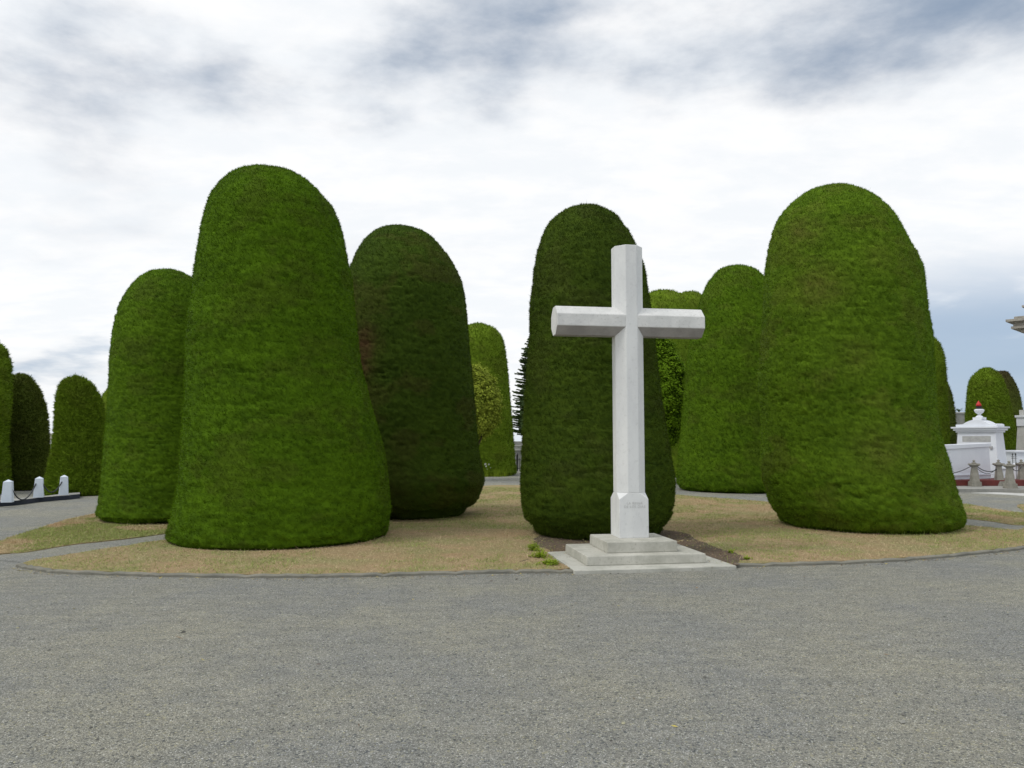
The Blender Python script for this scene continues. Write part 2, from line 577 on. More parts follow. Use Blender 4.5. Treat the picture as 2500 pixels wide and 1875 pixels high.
jit = lambda P, a=0.05, s=3: P + (np.stack([fbm(np.c_[P, P[:, :1] * 0], 1.7, 3, s), fbm(np.c_[P, P[:, :1] * 0], 1.7, 3, s + 9)], 1) - 0.5) * 2 * a
inner = G([(2500, 1297), (2400, 1291), (2270, 1280), (2085, 1262), (1880, 1229), (1650, 1211), (1480, 1192), (1290, 1187), (1180, 1188.5), (1000, 1205), (800, 1240), (640, 1280), (520, 1308), (404, 1324), (300, 1337), (226, 1350), (130, 1365), (60, 1378)])
inner = jit(catmull(np.vstack([[(11.2, 16.2)], inner]), 9), 0.14)
bay_r = np.array([L2(1.93, 0.20), L2(1.95, 0.9), L2(1.9, 1.5)])
front = [*KLi[:-4]] + [L2(0.02, 0.28), L2(-0.03, 0.9), L2(0.0, 1.55), L2(0.9, 1.62), L2(1.85, 1.6), *bay_r[::-1]] + [*KRi[2:]] + [*inner]
sheet('lawn', front, 0.036, M['lawn'], 0.04)
POLY_FRONT = np.array(front)
leftp = jit(catmull(G([(-60, 1365), (0, 1354), (60, 1350), (180, 1331), (300, 1317), (400, 1305), (520, 1285), (600, 1262), (560, 1235), (430, 1237), (330, 1244), (238, 1254), (160, 1271), (100, 1290), (40, 1308), (0, 1321), (-70, 1345)]), 6, True), 0.06)
sheet('lawn', leftp, 0.014, M['lawn'], 0.014)
rightp = jit(catmull(np.vstack([G([(2500, 1253), (2440, 1245), (2355, 1231), (2250, 1222), (2150, 1215), (2150, 1235), (2250, 1256), (2355, 1267), (2430, 1275), (2500, 1283)]), [(11.9, 16.0), (13.5, 19.0), (12.6, 19.5)]]), 6, True), 0.06)
sheet('lawn', rightp, 0.014, M['lawn'], 0.014)
# ring path between the lawns (compacted, a shade paler than the gravel)
ring = catmull(np.vstack([inner[::3], G([(-40, 1372), (0, 1356), (200, 1328), (404, 1304), (700, 1240), (900, 1190), (1100, 1172), (1300, 1170), (1500, 1180), (1700, 1206), (1900, 1222), (2100, 1240), (2300, 1262), (2500, 1285)]) if False else np.zeros((0, 2))]), 1)
back = G([(40, 1372), (-20, 1362), (150, 1334), (404, 1303), (700, 1235), (900, 1185), (1150, 1163), (1300, 1163), (1500, 1176), (1700, 1206), (1900, 1218), (2100, 1236), (2300, 1259), (2500, 1282)])
pathpoly = [*inner[4:]] + [*catmull(back, 5)]
sheet('path', pathpoly, 0.004, M['path'])
# bare soil either side of the monument slab
soil = [L2(2.04, 0.16), *G([(1806, 1378), (1822, 1370), (1790, 1356), (1742, 1341), (1700, 1322), (1660, 1304), (1560, 1296), (1450, 1298), (1372, 1306), (1335, 1308), (1312, 1318), (1308, 1334), (1338, 1348)]), L2(0.05, 1.1), L2(1.0, 0.9)]
soil = jit(jit(catmull(np.array(soil), 10, True), 0.04, 21) * 6.0, 0.30, 4) / 6.0
sheet('soil', soil, 0.0395, M['soil'])
POLY_SOIL = soil


def in_poly(P, poly):
    x, y = P[:, 0], P[:, 1]
    c = np.zeros(len(P), bool)
    X, Y = poly[:, 0], poly[:, 1]
    j = len(poly) - 1
    for i in range(len(poly)):
        with np.errstate(divide='ignore', invalid='ignore'):
            t = ((Y[i] > y) != (Y[j] > y)) & (x < (X[j] - X[i]) * (y - Y[i]) / (Y[j] - Y[i] + 1e-12) + X[i])
        c ^= t
        j = i
    return c


# ------------------------------------------------------------------ clipped topiary trees
def blades(P, N, L, W, nf=0.7, up=0.25, spread=0.75, tint=None, rs=RS, back=0.008):
    n = len(P)
    d = unit(N * rs.uniform(nf * 0.6, nf * 1.3, (n, 1)) + rs.normal(0, spread * 0.5, (n, 3)) * np.array([1, 1, 0.75]) + np.array([0, 0, up]))
    w = unit(np.cross(d, rs.normal(0, 1, (n, 3)) * np.array([0.5, 0.5, 1.0]) + N * 0.3))
    l = L * rs.uniform(0.5, 1.3, (n, 1)); ww = W * rs.uniform(0.6, 1.3, (n, 1))
    B = P - N * back
    V = np.empty((n, 3, 3))
    V[:, 0] = B - w * ww * 0.5
    V[:, 1] = B + w * ww * 0.5
    V[:, 2] = B + d * l
    T = np.arange(n * 3).reshape(n, 3)
    A = np.repeat(tint, 3, axis=0)
    return V.reshape(-1, 3), T, A


TREES = []


def topiary(rows, yfront, mat, label, nb, bl=(0.034, 0.012), grid=(300, 190), depth=None, under=0.0, lump=0.02, disp=0.03, brownf=None, group='clipped cypress trees around the gravel square', trunk=False, seed=1, ell=1.0, wild=0.0):
    rs = np.random.RandomState(seed)
    rows = [tuple(r) for r in rows]
    hwb = (rows[-1][2] - rows[-1][1]) / 2
    if depth is None:
        df = gp(rows[-1][1] + hwb, yfront)[1]
        depth = df / (1 - under - hwb / F * ell)
    prof = []
    for y, xl, xr in rows:
        a, b = pt(xl, y, depth), pt(xr, y, depth)
        f1, f2 = math.atan(a[0] / depth), math.atan(b[0] / depth)
        fc, al = (f1 + f2) / 2, (f2 - f1) / 2
        prof.append((a[2], depth * math.tan(fc), max(depth / math.cos(fc) * math.sin(al) - bl[0] * 0.35, 0.0)))
    prof = [p for p in prof if p[0] > 0.02]
    cx0 = prof[-1][1]
    prof = np.array(prof)
    prof[:, 0] -= np.maximum(prof[:, 0] - EYE, 0) * 0.017 * (prof[:, 0] / prof[0, 0]) ** 6      # the dome's visible rim lies nearer than its axis
    zc = prof[-1][0]
    if zc > 0.05 and not trunk:
        prof = np.vstack([prof, [(0.13, prof[-1][1], prof[-1][2] * 0.985)]])
    S = catmull(prof, 8)
    S[:, 2] = np.maximum(S[:, 2], 0)
    S[0, 2] = 0
    s = np.r_[0, np.cumsum(np.hypot(np.diff(S[:, 0]), np.diff(S[:, 2])) + 1e-6)]
    nt, nz = grid
    q = np.linspace(0, s[-1], nz)
    z, xc, r = (np.interp(q, s, S[:, k]) for k in range(3))
    # the turn under the crown
    r0, z0 = r[-1], z[-1]
    for f, dz in ((0.975, 0.55), (0.92, 0.3), (0.82, 0.2), (0.0, 0.15)):
        z = np.r_[z, max(z0 * dz, 0.03)]; xc = np.r_[xc, xc[-1]]; r = np.r_[r, r0 * f]
    nz = len(z)
    th = np.linspace(0, 2 * np.pi, nt, endpoint=False)
    TH, Z = np.meshgrid(th, z)
    Rr = np.repeat(r[:, None], nt, 1); XC = np.repeat(xc[:, None], nt, 1)
    D = np.stack([np.cos(TH), np.sin(TH) * ell, np.zeros_like(TH)], -1)
    P = np.stack([XC, np.full_like(TH, depth), Z], -1) + D * Rr[..., None]
    # normals
    dt = np.roll(P, -1, 1) - np.roll(P, 1, 1)
    dz = np.gradient(P, axis=0)
    N = unit(np.cross(dt, -dz) * 1.0)
    out = P - np.stack([XC, np.full_like(TH, depth), Z - 0.01], -1)
    sgn = np.sign((N * out).sum(-1) + N[..., 2] * 0.02)
    N *= sgn[..., None]
    F2 = P.reshape(-1, 3)
    big = (fbm(F2, (1.1, 1.1, 0.8), 2, seed) - 0.5) * 2
    med = (fbm(F2, (4.5, 4.5, 15), 3, seed + 5) - 0.5) * 2
    fin = (fbm(F2, (15, 15, 34), 3, seed + 9, 0.65) - 0.5) * 2
    amp = np.minimum(Rr.reshape(-1) / 0.3, 1)
    crk = np.clip((fbm(F2, (2.6, 2.6, 26), 4, seed + 60, 0.6) - 0.60) * 7, 0, 1)
    pit = np.clip((fbm(F2, (13, 13, 26), 3, seed + 71, 0.6) - 0.58) * 6, 0, 1)
    off = amp * (-pit * disp * 0.7 + big * lump * 1.6 + med * disp * 0.38 + fin * disp * 0.5 - crk * disp * 0.9)
    lowz = np.clip(1 - F2[:, 2] / 0.6, 0, 1)
    off += amp * lowz * med * 0.05
    P = P + (off.reshape(nz, nt)[..., None] + 0.0) * N
    P[..., 2] = np.maximum(P[..., 2], 0.02)
    V = P.reshape(-1, 3)
    i = np.arange(nz - 1)[:, None] * nt; j = np.arange(nt)[None, :]; j2 = (j + 1) % nt
    Q = np.stack([i + j, i + nt + j, i + nt + j2, i + j2], -1).reshape(-1, 4)
    # area-weighted blade roots
    Pq = V[Q]
    area = np.linalg.norm(np.cross(Pq[:, 2] - Pq[:, 0], Pq[:, 3] - Pq[:, 1]), axis=1)
    area[V[Q[:, 0], 2] < 0.025] = 0
    k = rs.choice(len(Q), nb, p=area / area.sum())
    u, v = rs.rand(nb, 1), rs.rand(nb, 1)
    a, b, c, d = (Pq[k, m] for m in range(4))
    B = (a * (1 - u) + d * u) * (1 - v) + (b * (1 - u) + c * u) * v
    Nn = N.reshape(-1, 3)[Q[k, 0]]
    def tints(X, rnd):
        p1 = np.clip((fbm(X, (1.3, 1.3, 2.4), 3, seed + 31) - 0.5) * 2.0 + 0.5, 0, 1)
        p2 = np.clip((fbm(X, (11, 11, 30), 3, seed + 41, 0.7) - 0.5) * 2.6 + 0.5, 0, 1)
        br = np.clip((fbm(X, (1.5, 1.5, 2.6), 4, seed + 51, 0.6) - 0.53) * 1.8, 0, 0.2)
        if brownf is not None: br = np.maximum(br, brownf(X, rs))
        return np.stack([np.clip(rnd * 0.75 + p2 * 0.25, 0, 1), p1 * 0.4 + p2 * 0.6, br], 1)
    spray = _hash(*(np.floor(B * np.array([24, 24, 40])).astype(np.int64).T), seed)           # neighbouring shoots share a shade
    kind = rs.rand(nb) < 0.12
    rnd = np.clip(0.65 * rs.rand(nb) + 0.35 * spray + kind * 0.3, 0, 1)
    LL = (bl[0] * np.where(kind, 1.35, 1.0))[:, None]
    V2, T2, A2 = blades(B, Nn, LL, bl[1], nf=1.15, spread=0.7, tint=tints(B, rnd), rs=rs)
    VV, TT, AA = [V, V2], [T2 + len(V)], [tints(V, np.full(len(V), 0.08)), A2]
    base = len(V) + len(V2)
    if wild:
        nw = int(wild)
        kk = rs.choice(len(Q), nw, p=area / area.sum())
        V3, T3, A3 = blades(Pq[kk, 0], N.reshape(-1, 3)[Q[kk, 0]], 0.10, 0.010, up=0.15, spread=0.9, tint=tints(Pq[kk, 0], rs.rand(nw)), rs=rs)
        VV.append(V3); TT.append(T3 + base); AA.append(A3)
    me = arr_mesh('crown', np.concatenate(VV) - np.array([cx0, depth, 0]), quads=Q, tris=np.concatenate(TT), attr=np.concatenate(AA), smooth=True)
    root = empty('topiary_tree', (cx0, depth, 0), label, 'topiary tree', group)
    link('crown', me, mat, root)
    if trunk:
        mb = MB()
        mb.lathe([(0.30, -0.02), (0.22, 0.12), (0.18, 0.4), (0.15, 1.6), (0.1, 3.0)], 12)
        for a in range(5):
            t = a * 1.257 + seed
            mb.tube([(0.1 * math.cos(t), 0.1 * math.sin(t), 0.5), (0.45 * math.cos(t), 0.45 * math.sin(t), 0.62), (0.85 * math.cos(t), 0.85 * math.sin(t), 0.9)], [0.07, 0.045, 0.02])
        mb.build('trunk', M['bark'], root, smooth=True)
    TREES.append((cx0, depth, hwb / F * depth * (0.85 if trunk else 0.98), ell))
    return root


# big bright tree, left of centre
topiary([(404, 655, 655), (406, 630, 681), (415, 587, 721), (427, 564, 745), (440, 547, 764), (477, 518, 797), (513, 502, 822), (567, 489, 839), (621, 480, 849), (675, 471, 859), (748, 461, 867),
         (820, 451, 875), (892, 449, 884), (958, 447, 901), (1031, 442, 920), (1103, 437, 938), (1175, 431, 948), (1212, 424, 952), (1248, 415, 953), (1284, 406, 950), (1305, 404, 945)], 1354, M['g_bright'],
        'tallest bright green clipped tree with broad flared foot, left of centre', 215000, seed=3, lump=0.012, wild=50)
# left neighbour
topiary([(651, 405, 405), (654, 385, 430), (665, 359, 462), (683, 334, 486), (712, 310, 508), (748, 291, 527), (784, 280, 540), (838, 271, 556), (892, 266, 566), (950, 264, 574), (1010, 260, 584),
         (1067, 255, 592), (1139, 249, 602), (1180, 245, 608), (1212, 241, 612), (1248, 233, 618), (1264, 231, 619)], 1286, M['g_left'],
        'green clipped tree standing half behind the left side of the tallest one', 140000, seed=5, lump=0.015, wild=30)


def brown3(X, rs):
    g = 0
    for (px, py, s, k) in ((880, 890, 0.30, 0.75), (855, 720, 0.22, 0.4), (900, 830, 0.25, 0.6), (885, 985, 0.3, 0.35), (960, 1190, 0.5, 0.2)):
        c = pt(px, py, 15.6)
        g = g + k * np.exp(-(((X[:, 0] - c[0]) / s) ** 2 + ((X[:, 2] - c[2]) / (s * 1.5)) ** 2))
    return np.clip(g * (0.45 + fbm(X, (5, 5, 8), 2, 77) * 1.0), 0, 0.85)


topiary([(547, 968, 968), (549, 945, 1000), (553, 930, 1017), (567.5, 905, 1047), (596, 880, 1077), (645, 856, 1109), (693, 843, 1129), (741, 835, 1138), (789, 829, 1143), (837, 824, 1147), (910, 818, 1154),
         (982, 812, 1161), (1054, 806, 1166), (1103, 802, 1171), (1141, 797, 1178), (1175, 793, 1183), (1199, 800, 1175), (1223, 812, 1163), (1238, 840, 1140)], 1277, M['g_dark'],
        'dark clipped tree with rusty patch on its left side and ragged undercut foot', 160000, seed=8, lump=0.012, disp=0.035, brownf=brown3, depth=16.6, trunk=True, wild=160)
topiary([(493, 1434, 1434), (496, 1410, 1452), (501.5, 1388, 1472), (520.5, 1358, 1502), (547.6, 1334, 1524), (585.6, 1318, 1547), (640, 1305, 1570), (694, 1299, 1581), (748, 1293.5, 1589), (802, 1292, 1596),
         (857, 1289.6, 1602.5), (938, 1283.6, 1612), (1019, 1278, 1624), (1101, 1273, 1638), (1155, 1270, 1647.5), (1198, 1269.5, 1650), (1236, 1272, 1645), (1255, 1277, 1640), (1272, 1287, 1629), (1290, 1304, 1612)], 1327, M['g_deep'],
        'narrow dark clipped tree standing right behind the white stone cross', 150000, seed=12, lump=0.01, disp=0.034, depth=13.3, trunk=True, wild=160)
def spots5(X, rs):
    g = 0
    for (px, py, s, k) in ((1965, 560, 0.28, .45), (1990, 705, 0.35, .5), (2120, 640, 0.25, .3), (2110, 1100, 0.4, .3), (2060, 880, .3, .25)):
        c = pt(px, py, 13.6)
        g = g + k * np.exp(-(((X[:, 0] - c[0]) / s) ** 2 + ((X[:, 2] - c[2]) / s) ** 2))
    return np.clip(g * (0.3 + fbm(X, (6, 6, 9), 2, 78) * 1.3), 0, 0.6)


topiary([(442, 2047, 2047), (445, 2025, 2070), (449, 2009, 2085), (465, 1965, 2117), (490, 1931, 2146), (526.6, 1897, 2179), (563, 1880, 2204), (599, 1871, 2223), (635, 1867, 2243), (660, 1865, 2253), (689, 1862, 2260),
         (743.6, 1858.6, 2268), (798, 1855, 2276), (852, 1854, 2283), (924, 1851, 2289), (981, 1856, 2293), (1035, 1860, 2298), (1089, 1861, 2308), (1125, 1860, 2319), (1162, 1861, 2329), (1198, 1869, 2342),
         (1234, 1880, 2355), (1262, 1900, 2360)], 1311, M['g_right'],
        'massive bumpy clipped tree on the right leaning outwards over its wide foot', 200000, seed=17, brownf=spots5, lump=0.036, disp=0.036, wild=300, depth=14.5, trunk=True)
topiary([(641.6, 1797, 1797), (644, 1775, 1818), (649.5, 1758, 1834), (660, 1744, 1851), (689, 1724, 1878), (718, 1711, 1894), (743.6, 1703, 1904), (780, 1694, 1915), (827, 1685, 1925), (870, 1678, 1932), (924, 1672, 1938), (1000, 1667, 1944),
         (1053, 1662, 1949), (1107, 1656, 1954), (1143, 1652, 1957), (1172, 1650, 1958)], 1207, M['g_left'],
        'mid green clipped tree beyond the path, partly behind the massive right one', 75000, (0.06, 0.02), (200, 130), seed=21, lump=0.02, disp=0.04)
FG = 'distant clipped trees'
far = dict(bl=(0.09, 0.035), grid=(120, 90), lump=0.02, disp=0.045, group=FG)
topiary([(784.5, 1169, 1169), (786, 1158, 1181), (790, 1146, 1192), (799, 1130, 1210), (818, 1116, 1224), (837, 1109, 1231), (886, 1101, 1238), (934, 1097, 1243), (982, 1093, 1247), (1030, 1090, 1251), (1078, 1087, 1255), (1127, 1084, 1259), (1154, 1082, 1262)],
        1161, M['g_far'], 'light green clipped tree in the gap between the dark rusty one and the cross', 32000, seed=23, depth=36, **far)
topiary([(917, 184, 184), (919, 170, 200), (925, 157, 213), (937, 146, 228), (955, 139, 239), (981, 134, 250), (1017, 131, 259), (1053, 129, 264), (1089, 125, 268), (1125, 118, 273), (1162, 111, 279), (1196, 106, 284)],
        1214, M['g_far'], 'olive green clipped tree just behind the white posts, left of the large group', 32000, seed=25, **far)
topiary([(912, 51, 51), (914, 35, 66), (923, 20, 80), (945, 7, 96), (963, 0, 104), (999, -7, 113), (1053, -13, 119), (1089, -16, 123), (1130, -20, 128), (1180, -24, 132)],
        1207, M['g_fardark'], 'very dark clipped tree behind the chained white posts at left', 30000, seed=27, depth=25.5, **far)
topiary([(812, -48, -48), (816, -75, -22), (824, -95, -8), (834, -108, 2), (847, -120, 15), (872, -130, 25), (894, -136, 28), (945, -138, 28), (1017, -136, 25), (1060, -138, 20), (1089, -142, 21), (1125, -146, 24), (1162, -150, 27), (1195, -150, 27)],
        1213, M['g_far'], 'clipped tree cut off by the left edge of the photo', 22000, seed=29, **far)
topiary([(928, 312, 312), (931, 295, 328), (939, 276, 346), (952, 260, 360), (970, 248, 372), (1000, 238, 382), (1060, 232, 390), (1160, 226, 396)], 1168, M['g_far'],
        'thin sliver of clipped tree between the olive one and the left green one', 16000, seed=31, **far)
topiary([(812, 2252, 2252), (815, 2238, 2266), (822, 2222, 2281), (840, 2206, 2297), (876, 2195, 2308), (921, 2191, 2312), (1000, 2188, 2315), (1084, 2184, 2319), (1150, 2180, 2322)], 1165, M['g_far'],
        'clipped tree showing only its right edge behind the massive bumpy one', 20000, seed=33, **far)
topiary([(905, 2266, 2266), (909, 2250, 2288), (930, 2226, 2311), (957, 2212, 2323), (993, 2204, 2331), (1038, 2200, 2335), (1084, 2198, 2337), (1140, 2196, 2339)], 1152, M['g_fardark'],
        'lower dark clipped tree just left of the white tomb', 20000, seed=35, **far)
topiary([(895, 2408, 2408), (897, 2397, 2420), (903, 2386, 2431), (921, 2369, 2447), (944, 2362, 2456), (989, 2358, 2467), (1034, 2356, 2477), (1079, 2355, 2481), (1110, 2356, 2481), (1135, 2362, 2470)], 1150, M['g_far'],
        'round shouldered clipped tree rising behind the white tomb with the urn', 26000, seed=37, **far)
topiary([(903, 2440, 2440), (907, 2418, 2462), (917, 2402, 2468), (930, 2394, 2478), (957, 2388, 2489), (989, 2384, 2496), (1020, 2382, 2499), (1130, 2380, 2502)], 1140, M['g_fardark'],
        'rusty topped clipped tree behind the tree at the white tomb', 18000, seed=39, brownf=lambda X, rs: np.clip((X[:, 2] - 3.6) * 0.35, 0, 0.8), **far)
topiary([(703, 1619, 1619), (705, 1603, 1636), (711, 1583, 1655), (721, 1567, 1668), (748, 1552, 1686), (780, 1544, 1695), (850, 1538, 1702), (950, 1532, 1708), (1150, 1524, 1716)], 1163, M['g_far'],
        'clipped tree with its round top just above the right arm of the cross', 26000, seed=41, **far)
topiary([(706, 1684, 1684), (708, 1668, 1699), (715, 1652, 1713), (728, 1640, 1726), (760, 1628, 1738), (850, 1620, 1746), (1150, 1612, 1754)], 1158, M['g_far'],
        'clipped tree top squeezed between the one above the cross arm and the one beyond', 22000, seed=43, **far)


# ------------------------------------------------------------------ unclipped trees and shrubs
def leafy(name, cat, x, y, z0, z1, rx, mat, label, ncl, nl, leaf, trunk_h, seed, group=None, egg=0.0):
    rs = np.random.RandomState(seed)
    root = empty(name, (x, y, 0), label, cat, group)
    zc, rz = (z0 + z1) / 2, (z1 - z0) / 2
    D = unit(rs.normal(0, 1, (ncl, 3)))
    lump = 0.80 + 0.32 * fbm(D, 2.6, 3, seed)
    rad = lump * rs.uniform(0.72, 1.02, ncl)
    CC = D * rad[:, None] * np.array([rx, rx, rz])
    CC[:, :2] *= (1 - egg * CC[:, 2:3] / rz)
    P, N = [], []
    cs = rs.uniform(0.5, 1.2, ncl)
    k = np.repeat(np.arange(ncl), nl)
    off = rs.normal(0, 1, (len(k), 3)) * 0.10 * cs[k][:, None]
    B = CC[k] + off
    nn = unit(D[k] * 0.8 + unit(off) * 0.6 + np.array([0, 0, 0.7]) + rs.normal(0, 0.4, (len(k), 3)))
    d = unit(np.cross(nn, rs.normal(0, 1, nn.shape)))
    w = np.cross(nn, d)
    l = leaf * rs.uniform(0.6, 1.3, (len(k), 1))
    V = np.stack([B - d * l * 0.5, B + w * l * 0.27, B + d * l * 0.5, B - w * l * 0.27], 1).reshape(-1, 3)
    Q = np.arange(len(V)).reshape(-1, 4)
    cl = rs.rand(ncl)
    t = np.stack([rs.rand(len(k)), np.clip(cl[k] * 0.8 + 0.1, 0, 1), np.zeros(len(k))], 1)
    # inner twig mass
    nu, nv = 36, 26
    u = np.linspace(0, 2 * np.pi, nu, endpoint=False); v = np.linspace(0.02, np.pi - 0.02, nv)
    U, W = np.meshgrid(u, v)
    H = np.stack([np.cos(U) * np.sin(W), np.sin(U) * np.sin(W), np.cos(W)], -1).reshape(-1, 3)
    hr = 0.66 + 0.26 * fbm(H, 2.6, 3, seed) + 0.12 * (fbm(H, 9, 2, seed + 3) - .5)
    HV = H * hr[:, None] * np.array([rx, rx, rz])
    HV[:, :2] *= (1 - egg * HV[:, 2:3] / rz)
    i = np.arange(nv - 1)[:, None] * nu; j = np.arange(nu)[None]; j2 = (j + 1) % nu
    HQ = np.stack([i + j, i + nu + j, i + nu + j2, i + j2], -1).reshape(-1, 4)
    AV = np.concatenate([np.repeat(t, 4, 0), np.tile([[0.1, 0.15, 0.1]], (len(HV), 1))])
    me = arr_mesh('crown', np.concatenate([V, HV]) + np.array([0, 0, zc]), quads=np.concatenate([Q, HQ + len(V)]), attr=AV)
    link('crown', me, mat, root)
    mb = MB()
    mb.tube([(0, 0, -0.02), (0.05, 0, trunk_h * 0.5), (0, 0.04, trunk_h), (0.03, 0, zc)], [0.12, 0.09, 0.07, 0.04], 8)
    for a in range(6):
        q = a * 1.05 + seed
        mb.tube([(0.02, 0, trunk_h * (0.6 + 0.07 * a)), (rx * .35 * math.cos(q), rx * .35 * math.sin(q), trunk_h + 0.3), (rx * .7 * math.cos(q), rx * .7 * math.sin(q), zc)], [0.05, 0.035, 0.012], 6)
    mb.build('trunk', M['bark'], root, smooth=True)
    return root


q = pt(1606, 960, 28.5)
leafy('leafy_tree', 'tree', q[0], 28.5, 1.05, pt(1606, 806, 28.5)[2], 1.12, M['g_leaf'], 'unclipped bright yellow green leafy tree under the right arm of the cross', 1000, 66, 0.10, 1.3, 4, egg=0.12)
q = pt(1152, 975, 31)
leafy('leafy_bush', 'bush', q[0], 31, pt(1160, 1078, 31)[2], pt(1160, 888, 31)[2], 1.14, M['g_leaf2'], 'loose olive green bush in front of the light clipped tree, right of the rusty one', 900, 56, 0.10, 1.4, 6, egg=-0.02)

# feathery conifer behind the cross tree
q = pt(1311, 1100, 40)
root = empty('conifer_tree', (q[0], 40, 0), 'feathery unclipped dark conifer peeping out left of the tree behind the cross', 'tree')
rs = np.random.RandomState(9)
Vs, Ts, As = [], [], []
base = 0
ztop = pt(1334, 812, 40)[2]
mb = MB()
mb.tube([(0, 0, -0.02), (0.05, 0, 1.5), (0, 0, 4), (0.02, 0, ztop * 0.97)], [0.26, 0.2, 0.12, 0.03], 8)
for i in range(620):
    z = 1.7 + (ztop - 1.85) * (i + rs.rand()) / 620
    f = (z - 1.6) / (ztop - 1.6)
    Lb = (1.5 * (1 - f) ** 0.5 + 0.12) * rs.choice([1.0, 0.9, 0.78, 0.66]) * rs.uniform(0.92, 1.06) * (0.8 + 0.2 * min(1, f * 5))
    a = rs.uniform(0, 2 * np.pi)
    dr = np.array([math.cos(a), math.sin(a), 0]); sd2 = np.array([-math.sin(a), math.cos(a), 0])
    tt = np.linspace(0.15, 1, 9)
    sp = np.stack([dr * Lb * t + np.array([0, 0, z + 0.30 * Lb * t - 0.12 * Lb * t * t + (0.25 * t ** 4 - 0.28 * t * t) * 0.6]) for t in tt])
    mb.tube([(0, 0, z), tuple(sp[3]), tuple(sp[-1])], [0.02, 0.011, 0.003], 4)
    n = 300
    k = rs.rand(n)
    B = np.stack([np.interp(k, np.linspace(0, 1, 9), sp[:, m]) for m in range(3)], 1)
    side = rs.choice([-1, 1], n)[:, None]
    d = unit(dr * rs.uniform(0.5, 1.1, (n, 1)) + sd2 * side * rs.uniform(0.1, 1.3, (n, 1)) + np.array([0, 0, 1]) * rs.normal(0.12, 0.3, (n, 1)))
    l = rs.uniform(0.07, 0.2, (n, 1)) * (1.1 - 0.5 * k[:, None])
    w = unit(np.cross(d, rs.normal(0, 1, (n, 3)))) * 0.03
    V = np.stack([B - w, B + w, B + d * l], 1).reshape(-1, 3)
    Vs.append(V); Ts.append(np.arange(n * 3).reshape(-1, 3) + base); base += n * 3
    As.append(np.repeat(np.stack([rs.rand(n), np.full(n, rs.rand()), np.zeros(n)], 1), 3, 0))
nu, nv = 60, 60                             # the dense inner mass of twigs
U, W_ = np.meshgrid(np.linspace(0, 2 * np.pi, nu, endpoint=False), np.linspace(0, 1, nv))
rr = 1.2 * np.sqrt(np.clip(1 - W_, 0, 1)) * np.clip(W_ * 12, 0, 1) * 0.78
HV = np.stack([np.cos(U) * rr, np.sin(U) * rr, 1.75 + (ztop - 2.1) * W_], -1).reshape(-1, 3)
nn_ = fbm(HV, (3.0, 3.0, 7.0), 3, 8)[:, None]
HV[:, :2] *= 0.65 + 0.75 * nn_
i_ = np.arange(nv - 1)[:, None] * nu; j_ = np.arange(nu)[None]; k_ = (j_ + 1) % nu
HQ = np.stack([i_ + j_, i_ + nu + j_, i_ + nu + k_, i_ + k_], -1).reshape(-1, 4)
link('crown', arr_mesh('crown', np.concatenate(Vs + [HV]), quads=HQ + base, tris=np.concatenate(Ts), attr=np.concatenate(As + [np.tile([[0.1, 0.2, 0.0]], (len(HV), 1))])), M['g_pine'], root)
mb.build('trunk', M['bark'], root)

# ------------------------------------------------------------------ stone cross
ped = (1.04, 1.12)                       # centre of the shaft in the local frame
pc = L2(*ped)
croot = empty('stone_cross', (pc[0], pc[1], 0), 'tall white octagonal stone cross on two steps and a flat slab', 'cross', rz=YAW)


def cb(x0, x1, y0, y1, z0, z1, t=0.0):
    return MB().box(x0 - ped[0], x1 - ped[0], y0 - ped[1], y1 - ped[1], z0, z1, t)


slabpoly = [(0.01, 0.02), (1.0, 0.02), (2.08, 0.06), (2.05, 1.95), (0.0, 1.62)]
MB().prism([(x - ped[0], y - ped[1]) for x, y in slabpoly], -0.02, 0.045).build('base_slab', M['slab'], croot, 0.008)
cb(0.235, 1.80, 0.335, 1.52, 0.045, 0.163, 0.004).build('lower_step', M['step'], croot, 0.013)
cb(0.56, 1.505, 0.55, 1.43, 0.163, 0.302, 0.004).build('upper_step', M['step'], croot, 0.013)
W = 0.203                                # half width of the pedestal
zP0 = 0.302
zT = pt(1535, 1221, 10.35)[2]             # where the chamfers start
zS = pt(1535, 1205, 10.35)[2]
zTop = pt(1530, 603, 10.62)[2]
h = 0.2; c = 0.122                        # shaft half width and chamfer
oct_ = [(-h + c, -h), (h - c, -h), (h, -h + c), (h, h - c), (h - c, h), (-h + c, h), (-h, h - c), (-h, -h + c)]
b = bmesh.new()
sq = [(-W, -W), (W, -W), (W, W), (-W, W)]
v0 = [b.verts.new((x, y, zP0)) for x, y in sq]
v1 = [b.verts.new((x, y, zT)) for x, y in sq]
vo = [b.verts.new((x, y, zS)) for x, y in oct_]
b.faces.new(v0[::-1])
for i in range(4):
    b.faces.new((v0[i], v0[(i + 1) % 4], v1[(i + 1) % 4], v1[i]))
b.faces.new((v1[0], v1[1], vo[1], vo[0])); b.faces.new((v1[1], v1[2], vo[3], vo[2]))
b.faces.new((v1[2], v1[3], vo[5], vo[4])); b.faces.new((v1[3], v1[0], vo[7], vo[6]))
b.faces.new((v1[0], vo[0], vo[7])); b.faces.new((v1[1], vo[2], vo[1])); b.faces.new((v1[2], vo[4], vo[3])); b.faces.new((v1[3], vo[6], vo[5]))
b.faces.new(vo)
m_ = MB(); m_.b = b
m_.build('pedestal', M['white'], croot, 0.004, seg=1)
